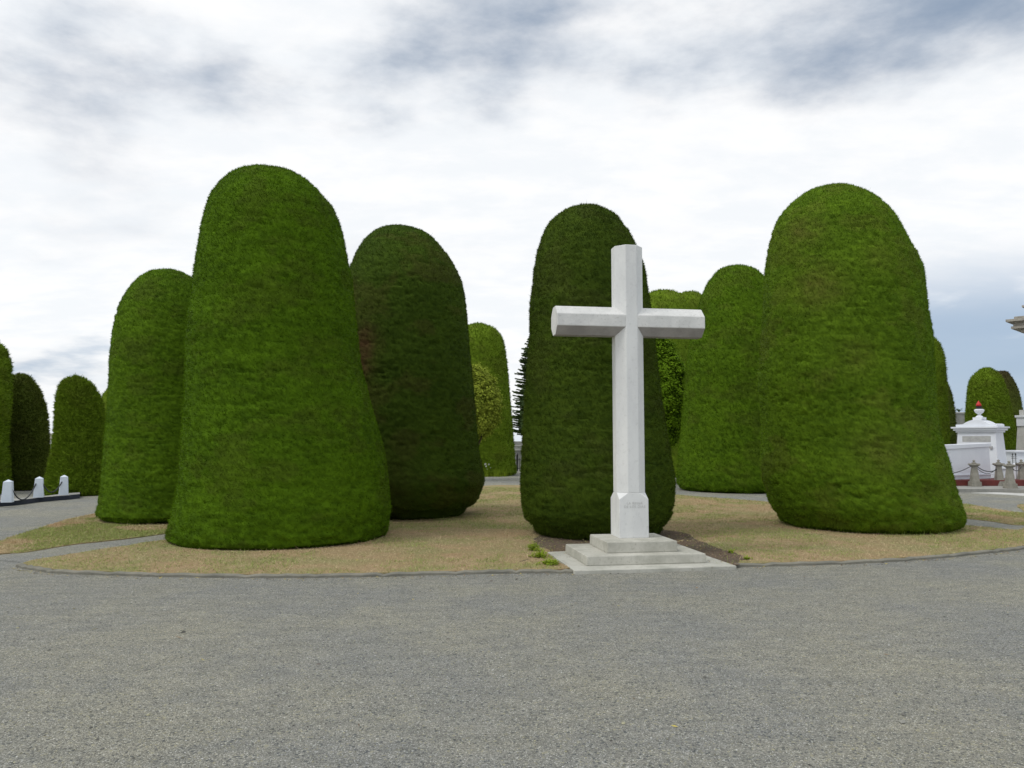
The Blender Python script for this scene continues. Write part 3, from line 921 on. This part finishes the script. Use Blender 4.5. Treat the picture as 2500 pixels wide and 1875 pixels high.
# shaft with arms: each octagonal arm is mitred into the octagonal shaft
zA = (pt(1535, 767.7, 10.45)[2] + pt(1535, 796, 10.45)[2]) / 2
m_ = MB()
m_.hexa([(x, y, zS + 0.0) for x, y in oct_], [(x, y, zTop) for x, y in oct_])
shaft = m_.build('shaft', M['white'], croot, 0.006, seg=1)
ah = 0.198; ac = 0.118
octa = [(-ah + ac, -ah), (ah - ac, -ah), (ah, -ah + ac), (ah, ah - ac), (ah - ac, ah), (-ah + ac, ah), (-ah, ah - ac), (-ah, -ah + ac)]
for s_, end in ((-1, 1.035), (1, 1.05)):
    m_ = MB()
    # the inner end is mitred at 45 degrees so that the arm meets the chamfers of the shaft
    bot = [(s_ * max(abs(z_) * 1.0 - 0.0, 0.0) if False else s_ * max(h - c - 0.03 + 0.0, 0.03), y_, zA + z_) for y_, z_ in octa]
    top = [(s_ * end, y_, zA + z_) for y_, z_ in octa]
    m_.hexa(bot, top)
    arm = m_.build('arm', M['arms'], croot, 0.006, seg=1)
    arm.data.materials.append(M['under'])          # down-facing facets: weathered lichen-grey concrete, with underside shade painted into the colour
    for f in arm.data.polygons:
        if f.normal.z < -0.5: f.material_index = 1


def text(body, size, loc, mat, parent, rx=math.pi / 2, rz=0.0, ext=0.0015):
    cu = bpy.data.curves.new('inscription', 'FONT')
    cu.body = body; cu.size = size; cu.align_x = 'CENTER'; cu.align_y = 'CENTER'
    cu.extrude = ext; cu.space_line = 1.0; cu.space_character = 1.15
    o = bpy.data.objects.new('inscription', cu)
    C.objects.link(o)
    me = bpy.data.meshes.new_from_object(o.evaluated_get(bpy.context.evaluated_depsgraph_get()))
    bpy.data.objects.remove(o)
    o = link('inscription', me, mat, parent)
    o.location = loc; o.rotation_euler = (rx, 0, rz)
    return o


tx = text('LA REINA\nDE LOS DIAS', 0.046, (0.01, -W - 0.0008, zT - 0.075), M['letters'], croot)
tx['label'] = 'two faint worn lines of carved capitals'

# ------------------------------------------------------------------ left: chained white posts on a dark plinth
pl = [gp(-150, 1253), gp(0, 1237), gp(40, 1234), gp(96, 1226), gp(141, 1222), gp(168, 1220)]
back2 = [p + np.array([-0.25, 1.5, 0]) for p in pl[::-1]]
back2[0] = pl[-1] + np.array([0.02, 0.5, 0])
m_ = MB(); m_.prism([(p[0], p[1]) for p in pl + back2], 0.0, 0.12)
plo = m_.build('grave_plinth', None)
plo.data.materials.append(M['plinth']); plo.data.materials.append(M['paving'])
for f in plo.data.polygons:
    if f.normal.z > 0.9: f.material_index = 1
tag(plo, 'low grave platform with a dark edge carrying the chained white posts', 'grave platform')
post_labels = ['pointed white post nearest the left edge of the photo', 'pointed white post in the middle of the chained row at left', 'white post standing in a notch of the olive green clipped tree']
proto = None
posts = []
for i, ((px, py, wpx), lab) in enumerate(zip(((18, 1227, 23), (94, 1215, 21), (155, 1209, 19)), post_labels)):
    g = gp(px, py, 0.12)
    if proto is None:
        g = g * (1 + .1 / g[1])
        o = empty('chain_post', (g[0], g[1], 0.12), lab, 'post', 'white chain posts on the left platform')
        k = 0.115
        MB().hexa([(-k, -k, 0), (k, -k, 0), (k, k, 0), (-k, k, 0)], [(-.088, -.088, .49), (.088, -.088, .49), (.088, .088, .49), (-.088, .088, .49)]).build('shaft', M['postwhite'], o, 0.006)
        MB().hexa([(-.088, -.088, .49), (.088, -.088, .49), (.088, .088, .49), (-.088, .088, .49)], [(-.005, -.005, .54), (.005, -.005, .54), (.005, .005, .54), (-.005, .005, .54)]).build('cap', M['postwhite'], o)
        proto = o
    else:
        g = g * (1 + .1 / g[1])
        o = proto.copy(); C.objects.link(o); o.location = (g[0], g[1], 0.12); o['label'] = lab
        for ch in list(proto.children):
            c2 = ch.copy(); C.objects.link(c2); c2.parent = o
    o.rotation_euler = (0, 0, R(20 + 6 * i))
    posts.append(Vector((g[0], g[1], 0.12)))


def chain(a, b, sag, r, mat, label, group, name='chain'):
    a, b = Vector(a), Vector(b)
    n = 22
    pts = []
    for i in range(n + 1):
        t = i / n
        p = a.lerp(b, t); p.z -= sag * 4 * t * (1 - t)
        pts.append(p)
    mb = MB(); mb.tube(pts, r, 6)
    return tag(mb.build(name, mat, smooth=True), label, 'chain', group)


up = Vector((0, 0, 0.36))
off = Vector((0.0, -0.10, 0))
chain(posts[0] + up + Vector((0.085, 0.02, -0.06)), posts[1] + up + off + Vector((-0.02, 0, 0)), 0.32, 0.016, M['rope'], 'dark chain hanging deep between the two left white posts', 'chains between the white posts')
chain(posts[1] + up + Vector((0.09, 0, 0)), posts[2] + up + off, 0.25, 0.016, M['rope'], 'dark chain hanging in front of the olive tree between middle and right white posts', 'chains between the white posts')

# ------------------------------------------------------------------ far left: pale building seen in the gap
a_, b_ = pt(40, 1060, 62), pt(330, 1060, 62)
o = empty('far_building', ((a_[0] + b_[0]) / 2, 62, 0), 'pale far building with cream top, seen in the slit between the two left clipped trees', 'building')
hw = (b_[0] - a_[0]) / 2
MB().box(-hw, hw, 0, 5, 0, 1.75).build('wall', M['palestone'], o)
MB().box(-hw - .1, hw + .1, -0.1, 5.1, 1.753, 2.15).build('parapet', M['cream'], o)

# ------------------------------------------------------------------ centre gap: stone tomb house and iron fence
cx = pt(1282, 1100, 44)[0]
o = empty('stone_tomb_house', (cx, 44, 0), 'grey stone tomb house with mouldings seen in the gap left of the cross tree', 'tomb')
zt = pt(1266, 1078, 44)[2]
MB().box(-0.75, 1.2, 0, 2.5, 0, zt - 0.5).build('wall', M['greystone'], o)
MB().box(-0.82, 1.27, -0.08, 2.58, zt - 0.497, zt - 0.4).box(-0.78, 1.23, -0.04, 2.54, zt - 0.397, zt - 0.26).box(-0.84, 1.29, -0.1, 2.6, zt - 0.257, zt - 0.2).build('cornice', M['palestone'], o)
MB().box(-0.74, 1.2, 0.01, 2.5, zt - 0.197, zt).build('attic', M['greystone'], o)
cx = pt(1268, 1130, 41)[0]
o = empty('iron_fence', (cx, 41, 0), 'dark iron grave fence in the gap left of the cross tree', 'fence')
zf = pt(1268, 1112, 41)[2]
m_ = MB()
for i in range(9):
    m_.tube([(-0.6 + i * 0.15, 0, 0), (-0.6 + i * 0.15, 0, zf - (0.0 if i % 2 else 0.12))], 0.014, 5)
m_.build('bars', M['iron'], o)
MB().box(-0.62, 0.62, -0.012, 0.012, 0.12, 0.15).box(-0.62, 0.62, -0.012, 0.012, zf - 0.24, zf - 0.21).build('rail', M['iron'], o)
for sx in (-0.64, 0.64, -0.1):
    MB().lathe([(0.035, 0), (0.035, zf), (0.06, zf + .03), (0.0, zf + 0.14)], 8, (sx, 0)).build('post', M['iron'], o)

# flowering weeds at the foot of the light clipped tree
rs = np.random.RandomState(5)
g = gp(1193, 1163)
o = empty('flower_clump', (g[0], g[1] - 0.3, 0), 'small white flowers in tall grass at the foot of the light clipped tree', 'flowers')
n = 900
B = np.c_[rs.normal(0, 0.33, n), rs.normal(0, 0.12, n), np.zeros(n)]
V, T, A = blades(B, np.tile([[0, 0, 1.0]], (n, 1)), 0.38, 0.012, up=1.6, spread=0.5, tint=np.c_[rs.rand(n), rs.rand(n), np.zeros(n)], rs=rs)
link('leaves', arr_mesh('leaves', V, tris=T, attr=A), M['weed'], o)
for i in range(9):
    x_, y_, z_ = rs.normal(-0.08, 0.12), rs.normal(-.1, 0.05), rs.uniform(0.3, 0.62)
    oc = [(x_ + (.05 if k % 2 else .022) * math.cos(k * .628), (.05 if k % 2 else .022) * math.sin(k * .628)) for k in range(10)]
    MB().hexa([(a_, y_ - .012 - b_ * .2, z_ + b_) for a_, b_ in oc], [(a_, y_ - b_ * .2, z_ + b_) for a_, b_ in oc]).build('flower', M['petal'], o)

# ------------------------------------------------------------------ right: pavement, tomb, bollards
pv = [gp(2250, 1201), gp(2340, 1202), gp(2450, 1201.5), gp(2560, 1205), gp(2700, 1212)]
pvb = [gp(2800, 1180), gp(2500, 1166), gp(2300, 1166), gp(2200, 1172)]
sheet('pavement', [p[:2] for p in pv + pvb], 0.10, M['paving'], 0.10)
wl = [gp(2372, 1204), gp(2430, 1203), gp(2520, 1206.0), gp(2520, 1213), gp(2460, 1208.5)]
sheet('pavement', [p[:2] for p in wl], 0.012, M['palestone'], 0.012)

Cn = np.array([(2428 - 1250) / F * 27.6, 27.6]); Ln = np.array([(2336 - 1250) / F * 28.7, 28.7])
fv = Cn - Ln; FW = float(np.linalg.norm(fv)); fa = math.atan2(fv[1], fv[0])
to = empty('white_tomb', (Ln[0], Ln[1], 0.10), 'white tomb monument with curved top, inscribed panel and red flamed urn', 'tomb', rz=fa)
zc0 = pt(2380, 1056, 28.3)[2] - 0.10; zc1 = pt(2380, 1044, 28.3)[2] - 0.10
D_ = 0.55
MB().hexa([(-.14, -.1, 0), (FW + .10, -.1, 0), (FW + .10, D_ + .1, 0), (-.14, D_ + .1, 0)], [(0, 0, zc0), (FW, 0, zc0), (FW, D_, zc0), (0, D_, zc0)]).build('body', M['tomb'], to, 0.008)
MB().box(-.05, FW + .05, -.05, D_ + .05, zc0 + .002, zc0 + .07).box(-.11, FW + .11, -.11, D_ + .11, zc0 + .072, zc1 - .03).box(-.16, FW + .16, -.16, D_ + .16, zc1 - .028, zc1 + .03).build('cornice', M['tomb'], to, 0.006)
prof = [(-.06, 0.0), (-.06, .085), (.16, .09), (.22, .11), (.30, .165), (.42, .215), (.54, .245), (.70, .255), (FW - .56, .245), (FW - .44, .215), (FW - .32, .165), (FW - .24, .11), (FW - .18, .10), (FW - .02, .10), (FW + .05, .075), (FW + .06, 0.0)]
zb = zc1 + .032
MB().hexa([(x, 0.0, zb + z) for x, z in prof], [(x, D_, zb + z) for x, z in prof]).build('pediment', M['tomb'], to, 0.006)
ux, uy = FW / 2, D_ / 2
zu = zb + .25
u0 = MB().box(ux - .16, ux + .16, uy - .16, uy + .16, zu, zu + .09).lathe([(.13, zu + .092), (.11, zu + .13), (.05, zu + .17), (.055, zu + .2), (.13, zu + .26), (.165, zu + .33), (.165, zu + .365), (.12, zu + .39)], 20, (ux, uy)).build('urn', M['tomb'], to, smooth=False)
MB().lathe([(.06, zu + .392), (.07, zu + .41), (.10, zu + .46), (.105, zu + .49)], 16, (ux, uy)).build('bowl', M['bowl'], u0)
MB().lathe([(.08, zu + .492), (.092, zu + .53), (.075, zu + .58), (.045, zu + .63), (.02, zu + .67), (.004, zu + .70)], 12, (ux - 0.01, uy)).build('flame', M['flame'], u0, smooth=True)
pq = MB().box(.17, FW - .16, -.022, .06, zc0 - .34, zc0 - .13).build('plaque', M['plaque'], to)
# worn lettering lines on the plaque: illegible strokes
m_ = MB(); rs = np.random.RandomState(2)
for zz_ in (zc0 - .195, zc0 - .255, zc0 - .31):
    x_ = .22
    while x_ < FW - .24:
        w_ = rs.uniform(.012, .03)
        if rs.rand() > .22: m_.box(x_, x_ + .006, -.0245, -.0215, zz_ - .016, zz_ + .016)
        if rs.rand() > .4: m_.box(x_ + .007, x_ + w_, -.0245, -.0215, zz_ + rs.choice([-.016, 0, .010]), zz_ + rs.choice([.0115, .016]) + .001)
        x_ += w_ + .012
ins = m_.build('inscription', M['letters'], to)
MB().box(FW - .19, FW - .09, -.085, -.02, zc0 - .58, zc0 - .49).build('small_plaque', M['plaque'], to)

# stepped white side wall in front of the tomb
a_, b_ = pt(2290, 1100, 25.9), pt(2417, 1100, 27.0)
v_ = (b_ - a_)[:2]; Lw = float(np.linalg.norm(v_)); aw = math.atan2(v_[1], v_[0])
zwa = pt(2308, 1087, 26)[2] - .1; zwb = pt(2414, 1082, 27)[2] - .1
wo = empty('side_wall', (a_[0], a_[1], 0.10), 'long low white wall with a sloping coping, left of the tomb', 'wall', rz=aw)
MB().hexa([(0, 0, .0), (Lw, 0, .0), (Lw, .3, .0), (0, .3, .0)], [(0, 0, zwa - .16), (Lw - .04, 0, zwb - .12), (Lw - .04, .3, zwb - .12), (0, .3, zwa - .16)]).build('wall', M['tomb'], wo)
MB().hexa([(-.05, -.06, zwa - .155), (Lw, -.06, zwb - .115), (Lw, .36, zwb - .115), (-.05, .36, zwa - .155)], [(-.05, -.06, zwa), (Lw, -.06, zwb), (Lw, .36, zwb), (-.05, .36, zwa)]).build('coping', M['tomb'], wo, 0.01)
MB().box(-.05, Lw + .5, -.075, -.003, 0.13, 0.19).box(-.05, Lw + .45, -.04, -.0035, .32, .345).build('moulding', M['tomb'], wo)
# white pier and low parapet
g = gp(2374, 1173, .1)
o = empty('white_pier', (g[0], 26.4, 0.10), 'short white pier with a sloped cap behind the first stone bollard', 'pier')
MB().box(-.16, .16, -.16, .3, 0, .66).build('shaft', M['tomb'], o, .006)
MB().box(-.2, .2, -.2, .34, .662, .73, .05).build('cap', M['tomb'], o, .006)
# red tiled base
ra, rb = gp(2290, 1186, .1), gp(2620, 1187, .1)
ro = empty('red_step', (ra[0], ra[1], 0.10), 'dark red tiled step running along the foot of the white tombs', 'step', rz=math.atan2(rb[1] - ra[1], rb[0] - ra[0]))
Lr = float(np.linalg.norm((rb - ra)[:2]))
MB().box(0, Lr, 0, 1.5, 0.0, 0.19).build('tread', M['red'], ro, 0.008)

# second white tomb at the right edge
g = pt(2478, 1130, 28.6)
o = empty('low_white_tomb', (g[0], 28.6, 0.1), 'low white box tomb cut off by the right edge of the photo', 'tomb', rz=-0.3)
z1_ = pt(2480, 1100, 28.6)[2] - .1
MB().box(0.05, 2.6, 0.0, 1.3, 0, z1_ - .07).build('body', M['tomb'], o, .006)
MB().box(-.02, 2.67, -.07, 1.37, z1_ - .068, z1_).build('lid', M['tomb'], o, .008)
g = pt(2462, 1130, 27.5)
o = empty('grave_surround', (g[0], 27.3, 0.1), 'white knee high grave surround behind the stone bollards at right', 'grave surround', rz=0.1)
MB().box(-0.22, 2.6, 0, .18, .1, .50).build('wall', M['tomb'], o, .006)
MB().box(-0.27, 2.65, -.05, .23, .502, .57).build('coping', M['tomb'], o, .008)
# little iron railing
g = pt(2476, 1122, 26.2)
o = empty('iron_railing', (g[0], 26.2, g[2] - .5), 'small pair of pointed iron rods above the third stone bollard', 'railing')
o.location.z = 0.1
zr = g[2] - 0.1 + .14
m_ = MB()
for dx in (-.05, .055):
    m_.tube([(dx, 0, 0.0), (dx, 0, zr)], 0.009, 5).lathe([(.009, zr), (.026, zr + .03), (.002, zr + .08)], 6, (dx, 0))
m_.build('rods', M['iron'], o)
MB().box(-.1, .1, -.006, .006, zr - .10, zr - .085).box(-.1, .1, -.006, .006, zr - .04, zr - .03).build('rail', M['iron'], o)

# bollards
bl_labels = ['carved grey stone bollard in front of the white tomb, first from the left', 'carved grey stone bollard between the tomb and the low white tomb, set farther back',
             'carved grey stone bollard standing nearest, with the iron rods behind it', 'carved grey stone bollard half cut by the right edge of the photo']
proto = None; bpos = []
for (px, py), lab in zip(((2387, 1188), (2447, 1186.5), (2474, 1193), (2503, 1185)), bl_labels):
    g = gp(px, py, 0.10)
    loc = (g[0], g[1] + 0.15, 0.10)
    if proto is None:
        o = proto = empty('stone_bollard', loc, lab, 'bollard', 'stone bollards along the right pavement')
        MB().box(-.155, .155, -.155, .155, 0, .155, .006).build('base', M['granite'], o, .008)
        MB().hexa([(-.115, -.115, .157), (.115, -.115, .157), (.115, .115, .157), (-.115, .115, .157)], [(-.068, -.068, .64), (.068, -.068, .64), (.068, .068, .64), (-.068, .068, .64)]).build('shaft', M['granite'], o, .005)
        MB().hexa([(-.075, -.075, .641), (.075, -.075, .641), (.075, .075, .641), (-.075, .075, .641)], [(-.14, -.14, .70), (.14, -.14, .70), (.14, .14, .70), (-.14, .14, .70)]).box(-.14, .14, -.14, .14, .701, .745, .012).build('cap', M['granite'], o, .004)
        MB().lathe([(.07, .746), (.075, .765), (.035, .785), (.03, .80), (.05, .825), (.035, .845), (.008, .865)], 10).build('finial', M['granite'], o, smooth=True)
    else:
        o = proto.copy(); C.objects.link(o); o.location = loc; o['label'] = lab
        for ch in list(proto.children):
            c2 = ch.copy(); C.objects.link(c2); c2.parent = o
    o.rotation_euler = (0, 0, R(-8))
    bpos.append(Vector(loc) + Vector((0, 0, 0.68)))
cg = 'chains between the stone bollards'
q = pt(2270, 1131, 25.6)
chain((bpos[0].x - .06, bpos[0].y, bpos[0].z), (bpos[0].x - 1.85, bpos[0].y + .1, bpos[0].z - .02), 0.27, 0.013, M['rope'], 'dark chain swinging left from the first stone bollard towards the massive tree', cg)
chain((bpos[0].x + .06, bpos[0].y, bpos[0].z), (bpos[1].x - .02, bpos[1].y, bpos[1].z - .12), 0.14, 0.014, M['rope'], 'upper dark chain between first and second stone bollards', cg)
chain((bpos[0].x + .06, bpos[0].y + .02, bpos[0].z - .03), (bpos[1].x + .0, bpos[1].y + .02, bpos[1].z - .04), 0.24, 0.01, M['rope'], 'thinner lower chain hanging behind the first stone bollards', cg)
chain((bpos[2].x + .06, bpos[2].y, bpos[2].z), (bpos[3].x, bpos[3].y, bpos[3].z - .06), 0.14, 0.012, M['rope'], 'short dark chain from the nearest stone bollard to the right edge', cg)

# grey stone mausoleum between the trees, far right
g = pt(2346, 1100, 46)
o = empty('grey_mausoleum', (g[0], 46, 0), 'grey stone block of a mausoleum rising left behind the white tomb', 'mausoleum')
zt = pt(2346, 1006, 46)[2]; zl = pt(2335, 1015, 46)[2]
MB().box(-.22, 1.2, 0, 2, 0, zt - .08).build('wall', M['greystone'], o)
MB().box(-.26, 1.24, -.04, 2.04, zt - .078, zt).build('cornice', M['palestone'], o)
MB().box(-.45, -.223, .2, 1.8, 0, zl).build('side_block', M['greystone'], o)
m_ = MB(); rs = np.random.RandomState(3)
for i in range(26):
    a = rs.uniform(0, 6.28)
    m_.tube([(.05, .1, zt), (.05 + .12 * math.cos(a), .1 + .1 * math.sin(a), zt + rs.uniform(.1, .22)), (.05 + .26 * math.cos(a), .1 + .2 * math.sin(a), zt + rs.uniform(.05, .28))], [.012, .01, .003], 4)
o2 = m_.build('roof_plant', M['g_pine']); o2.location = (g[0], 46, 0)
tag(o2, 'small spiky plant growing on top of the grey mausoleum', 'plant')

# pale stone mausoleum at the right edge
g = pt(2484, 1098, 36)
o = empty('pale_mausoleum', (g[0], 36, 0), 'pale stone mausoleum wall with a ledge, behind the low white tomb at the right edge', 'mausoleum', rz=-0.75)
zt = pt(2490, 1001, 36)[2]; zl = pt(2490, 1014, 36)[2]; zm = pt(2490, 1040, 36)[2]
MB().hexa([(-.16, 0, 0), (3.5, 0, 0), (3.5, 3, 0), (-.16, 3, 0)], [(.04, 0, zm), (3.5, 0, zm), (3.5, 3, zm), (.04, 3, zm)]).build('wall', M['palestone'], o)
MB().box(-.03, 3.55, -.1, 3.1, zl - .1, zl).box(.02, 3.5, -.05, 3.05, zm + .002, zl - .102).build('ledge', M['tomb'], o)
MB().box(.12, 3.3, .1, 2.8, zl + .002, zt).build('parapet', M['palestone'], o)

# tall mausoleum, only its cornice corner reaches into the picture
D0 = 30.0
g = pt(2516, 900, D0)
o = empty('classical_mausoleum', (g[0], D0, 0), 'tall stone mausoleum whose moulded cornice corner juts in at the right edge', 'mausoleum', rz=-0.80)
zz = lambda y: pt(2480, y, D0)[2]
K = 0.62
MB().box(0, 5, 0, 6, 0, zz(812)).build('wall', M['oldstone'], o)
m_ = MB()
for x2, ya, yb in ((.10, 812, 806), (.62, 803, 797), (.54, 797, 789), (.62, 789, 786), (.80, 786, 780)):
    f = x2 * K / .8
    m_.box(-f, 5 + f, -f, 6 + f, zz(ya) + .002, zz(yb))
m_.box(-.62 * K, 5, -.62 * K, 6, zz(780) + .002, zz(773))
m_.build('cornice', M['oldstone'], o, .008)
for i in range(6):
    for j in range(1):
        m_ = MB().box(-.36 * K + i * .8, -.36 * K + i * .8 + .18, -.36 * K, -.01, zz(812), zz(804)).box(-.2 * K + i * .8, -.2 * K + i * .8 + .18, -.2 * K, -.01, zz(818), zz(812) - .002)
        m_.build('bracket', M['oldstone'], o, .01)
MB().box(-.05, 4.8, .0, 5.8, zz(773) + .002, zz(750)).build('attic', M['oldstone'], o, .01)
MB().box(-.17, 4.92, -.12, 5.92, zz(750) + .002, zz(745)).build('attic_cornice', M['oldstone'], o, .01)

# ------------------------------------------------------------------ grass, weeds, gravel stones
def rand_in(poly, n, rs):
    lo, hi = poly.min(0), poly.max(0)
    P = rs.uniform(lo, hi, (n, 2))
    return P[in_poly(P, poly)]


def not_trees(P):
    k = np.ones(len(P), bool)
    for x, y, r, e in TREES:
        k &= ((P[:, 0] - x) ** 2 + (P[:, 1] - y) ** 2) > (r * 0.93) ** 2
    return k


def grass(poly, n, z, seed, Lg=0.032):
    rs = np.random.RandomState(seed)
    P = rand_in(poly, n, rs)
    P = P[not_trees(P) & (P[:, 1] < 26)]
    P = P[~in_poly(P + rs.normal(0, 0.10, P.shape), POLY_SOIL) | (rs.rand(len(P)) < 0.12)]
    n = len(P)
    P3 = np.c_[P, np.full(n, z)]
    g1 = fbm(P3, (0.9, 0.9, 1), 3, 5)
    g2 = fbm(P3, (5, 5, 1), 3, 15)
    gr = np.clip((g1 - 0.53) * 6.5 + (g2 - 0.5) * 4.5 + 0.58 + 0.08 * np.clip(P[:, 0] - 4.5, 0, 6), 0, 1)
    edge = np.clip(1.0 - np.abs(P[:, 0] + 5.2) / 2.2, 0, 1) * 0.3
    gr = np.clip(gr + edge, 0, 1)
    isg = rs.rand(n) < gr * 0.8
    u = rs.rand(n, 1)
    dry = (1 - u) * np.array([[0.33, 0.255, 0.14]]) + u * np.array([[0.70, 0.57, 0.345]])
    red = np.clip((fbm(P3, (1.4, 1.4, 1), 3, 25) - 0.5) * 3, 0, 1)[:, None]
    dry = dry * (1 - 0.25 * red * np.array([[0.0, 0.6, 0.7]]))
    grn = (1 - u) * np.array([[0.18, 0.23, 0.06]]) + u * np.array([[0.42, 0.48, 0.14]])
    col = np.where(isg[:, None], grn, dry)
    d = np.c_[rs.normal(0, 1, (n, 2)), np.abs(rs.normal(0.35, 0.35, n)) + np.where(isg, 0.5, 0)]
    d = unit(d)
    tall = 1 + 1.4 * (rs.rand(n) < 0.03)
    l = (Lg * rs.uniform(0.5, 1.5, n) * np.where(isg, 1.15, 1.0) * tall)[:, None]
    w = unit(np.cross(d, rs.normal(0, 1, (n, 3)))) * 0.0032
    V = np.stack([P3 - w, P3 + w, P3 + d * l], 1).reshape(-1, 3)
    return tag(link('grass', arr_mesh('grass', V, tris=np.arange(n * 3).reshape(-1, 3), attr=np.repeat(col, 3, 0)), M['blade']), kind='stuff')


grass(POLY_FRONT, 520000, 0.033, 1)
grass(np.asarray(leftp), 150000, 0.012, 2)
grass(np.asarray(rightp), 90000, 0.012, 3)


def weed(x, y, n, rad, hgt, label, seed, leaf=0.035):
    rs = np.random.RandomState(seed)
    st = rs.normal(0, rad * .5, (n, 2))
    hh = hgt * rs.uniform(0.4, 1.1, n) * np.exp(-(st ** 2).sum(1) / (rad * rad * 1.6))
    Vs, As = [], []
    m = 14
    P = np.repeat(np.c_[st, np.zeros(n)], m, 0)
    t = rs.rand(n * m)
    lean = np.repeat(rs.normal(0, .25, (n, 2)), m, 0)
    H = np.repeat(hh, m)
    P[:, :2] += lean * (H * t)[:, None]
    P[:, 2] = H * t + .035
    a = rs.uniform(0, 6.28, n * m)
    d = np.c_[np.cos(a), np.sin(a), rs.uniform(.0, .9, n * m)]; d = unit(d)
    w = unit(np.cross(d, np.array([0, 0, 1.0]))) * leaf * .24
    l = leaf * rs.uniform(.6, 1.2, (n * m, 1))
    V = np.stack([P, P + d * l * .5 + w, P + d * l, P + d * l * .5 - w], 1).reshape(-1, 3)
    A = np.repeat(np.c_[rs.rand(n * m), np.full(n * m, .6), np.zeros(n * m)], 4, 0)
    o = link('weed', arr_mesh('weed', V, quads=np.arange(len(V)).reshape(-1, 4), attr=A), M['weed'])
    o.location = (x, y, 0)
    return tag(o, label, 'weed')


for k_, (x_, y_, n_, r_, h_, lab_) in enumerate(((1302, 1345, 50, .10, .14, 'yellow green leafy weed clump left of the cross slab, farthest from the kerb'),
                                             (1320, 1362, 60, .11, .12, 'middle one of three yellow green weed clumps left of the cross slab'),
                                             (1344, 1379, 60, .12, .08, 'low yellow green weed clump touching the kerb at the left corner of the slab'),
                                             (1786, 1352, 10, .05, .06, 'tiny green weed tuft in the dry lawn right of the cross slab'),
                                             (1826, 1367, 12, .05, .05, 'tiny green weed tuft close to the kerb right of the cross slab'))):
    p = gp(x_, y_, .03)
    weed(p[0], p[1], n_, r_, h_, lab_, k_ + 1, .028)['group'] = 'weeds round the cross slab'

# loose stones lying on the gravel
rs = np.random.RandomState(77)
n = 110000
Y = 2.6 + (9.9 - 2.6) * rs.rand(n) ** 1.25
X = (rs.rand(n) * 2 - 1) * (Y * 0.72 + 0.4)
P = np.c_[X, Y]
okm = ~in_poly(P, POLY_FRONT)
kx = np.interp(P[:, 0], np.r_[KL[:, 0], KR[:, 0]], np.r_[KL[:, 1], KR[:, 1]])
okm &= P[:, 1] < kx - 0.02
P = P[okm]; n = len(P)
sz = np.exp(rs.normal(math.log(0.0030), 0.36, n))
big_ = rs.rand(n) < 0.002
sz[big_] *= 3.2
octv = np.array([[1, 0, 0], [0, 1, 0], [-1, 0, 0], [0, -1, 0], [0, 0, .75], [0, 0, -.4]])
V = octv[None] * sz[:, None, None] * rs.uniform(.6, 1.3, (n, 6, 1)) * np.array([1, 1, .8])
a = rs.uniform(0, 6.28, n)
ca, sa = np.cos(a)[:, None], np.sin(a)[:, None]
V = np.stack([V[..., 0] * ca * 1.3 - V[..., 1] * sa, V[..., 0] * sa * 1.3 + V[..., 1] * ca, V[..., 2]], -1)
V += np.c_[P, sz * 0.2][:, None, :]
T = np.array([[0, 1, 4], [1, 2, 4], [2, 3, 4], [3, 0, 4], [1, 0, 5], [2, 1, 5], [3, 2, 5], [0, 3, 5]])
T = (T[None] + (np.arange(n) * 6)[:, None, None]).reshape(-1, 3)
g_ = rs.uniform(0.11, 0.42, n) ** 1.0
col = np.stack([g_ * 1.03, g_ * 1.02, g_ * 0.9], 1)
yl = rs.rand(n) < 0.10
col[yl] = np.stack([g_ * 1.25, g_ * 1.2, g_ * .8], 1)[yl]
wh = rs.rand(n) < 0.02
col[wh] = np.array([.62, .62, .6])
dk = rs.rand(n) < 0.16
col[dk] *= .45
tag(link('loose_stones', arr_mesh('loose_stones', V.reshape(-1, 3), tris=T, attr=np.repeat(col, 6, 0)), M['pebble']), kind='stuff')

# fallen twigs, needles and leaves on the gravel, along the kerb and on the soil
rs = np.random.RandomState(91)
Ps = [np.c_[rs.uniform(-6, 7, 90), rs.uniform(3.2, 9.3, 90)]]
for K_ in (KL, KR):
    k = rs.randint(0, len(K_), 260)
    Ps.append(K_[k] + rs.normal(0, 0.05, (260, 2)) + np.array([0, -0.10]))
Q_ = rand_in(POLY_SOIL, 1500, rs)
Ps.append(Q_)
Ps.append(rand_in(POLY_FRONT, 900, rs))
V, T, A = [], [], []
zs = [0.006] * 3 + [0.045, 0.055]
b0 = 0
for P_, z_ in zip(Ps, zs):
    n = len(P_)
    a = rs.uniform(0, 6.28, n); l = rs.uniform(0.008, 0.028, n) * (1 + 2.0 * (rs.rand(n) < 0.06)); w_ = rs.uniform(0.002, 0.007, n)
    d = np.c_[np.cos(a), np.sin(a), rs.normal(0, .15, n)]; e = np.c_[-np.sin(a), np.cos(a), rs.normal(0, .3, n)]
    c_ = np.c_[P_, np.full(n, z_)]
    V.append(np.stack([c_ - d * l[:, None], c_ + e * w_[:, None], c_ + d * l[:, None], c_ - e * w_[:, None] + [0, 0, .003]], 1).reshape(-1, 3))
    col = np.array([[0.12, 0.075, 0.045], [0.30, 0.21, 0.12], [0.45, 0.36, 0.2], [0.06, 0.045, 0.035], [0.5, 0.42, 0.12]])[rs.randint(0, 5, n)]
    A.append(np.repeat(col, 4, 0))
V = np.concatenate(V)
tag(link('leaf_litter', arr_mesh('leaf_litter', V, quads=np.arange(len(V)).reshape(-1, 4), attr=np.concatenate(A)), M['pebble']), kind='stuff')
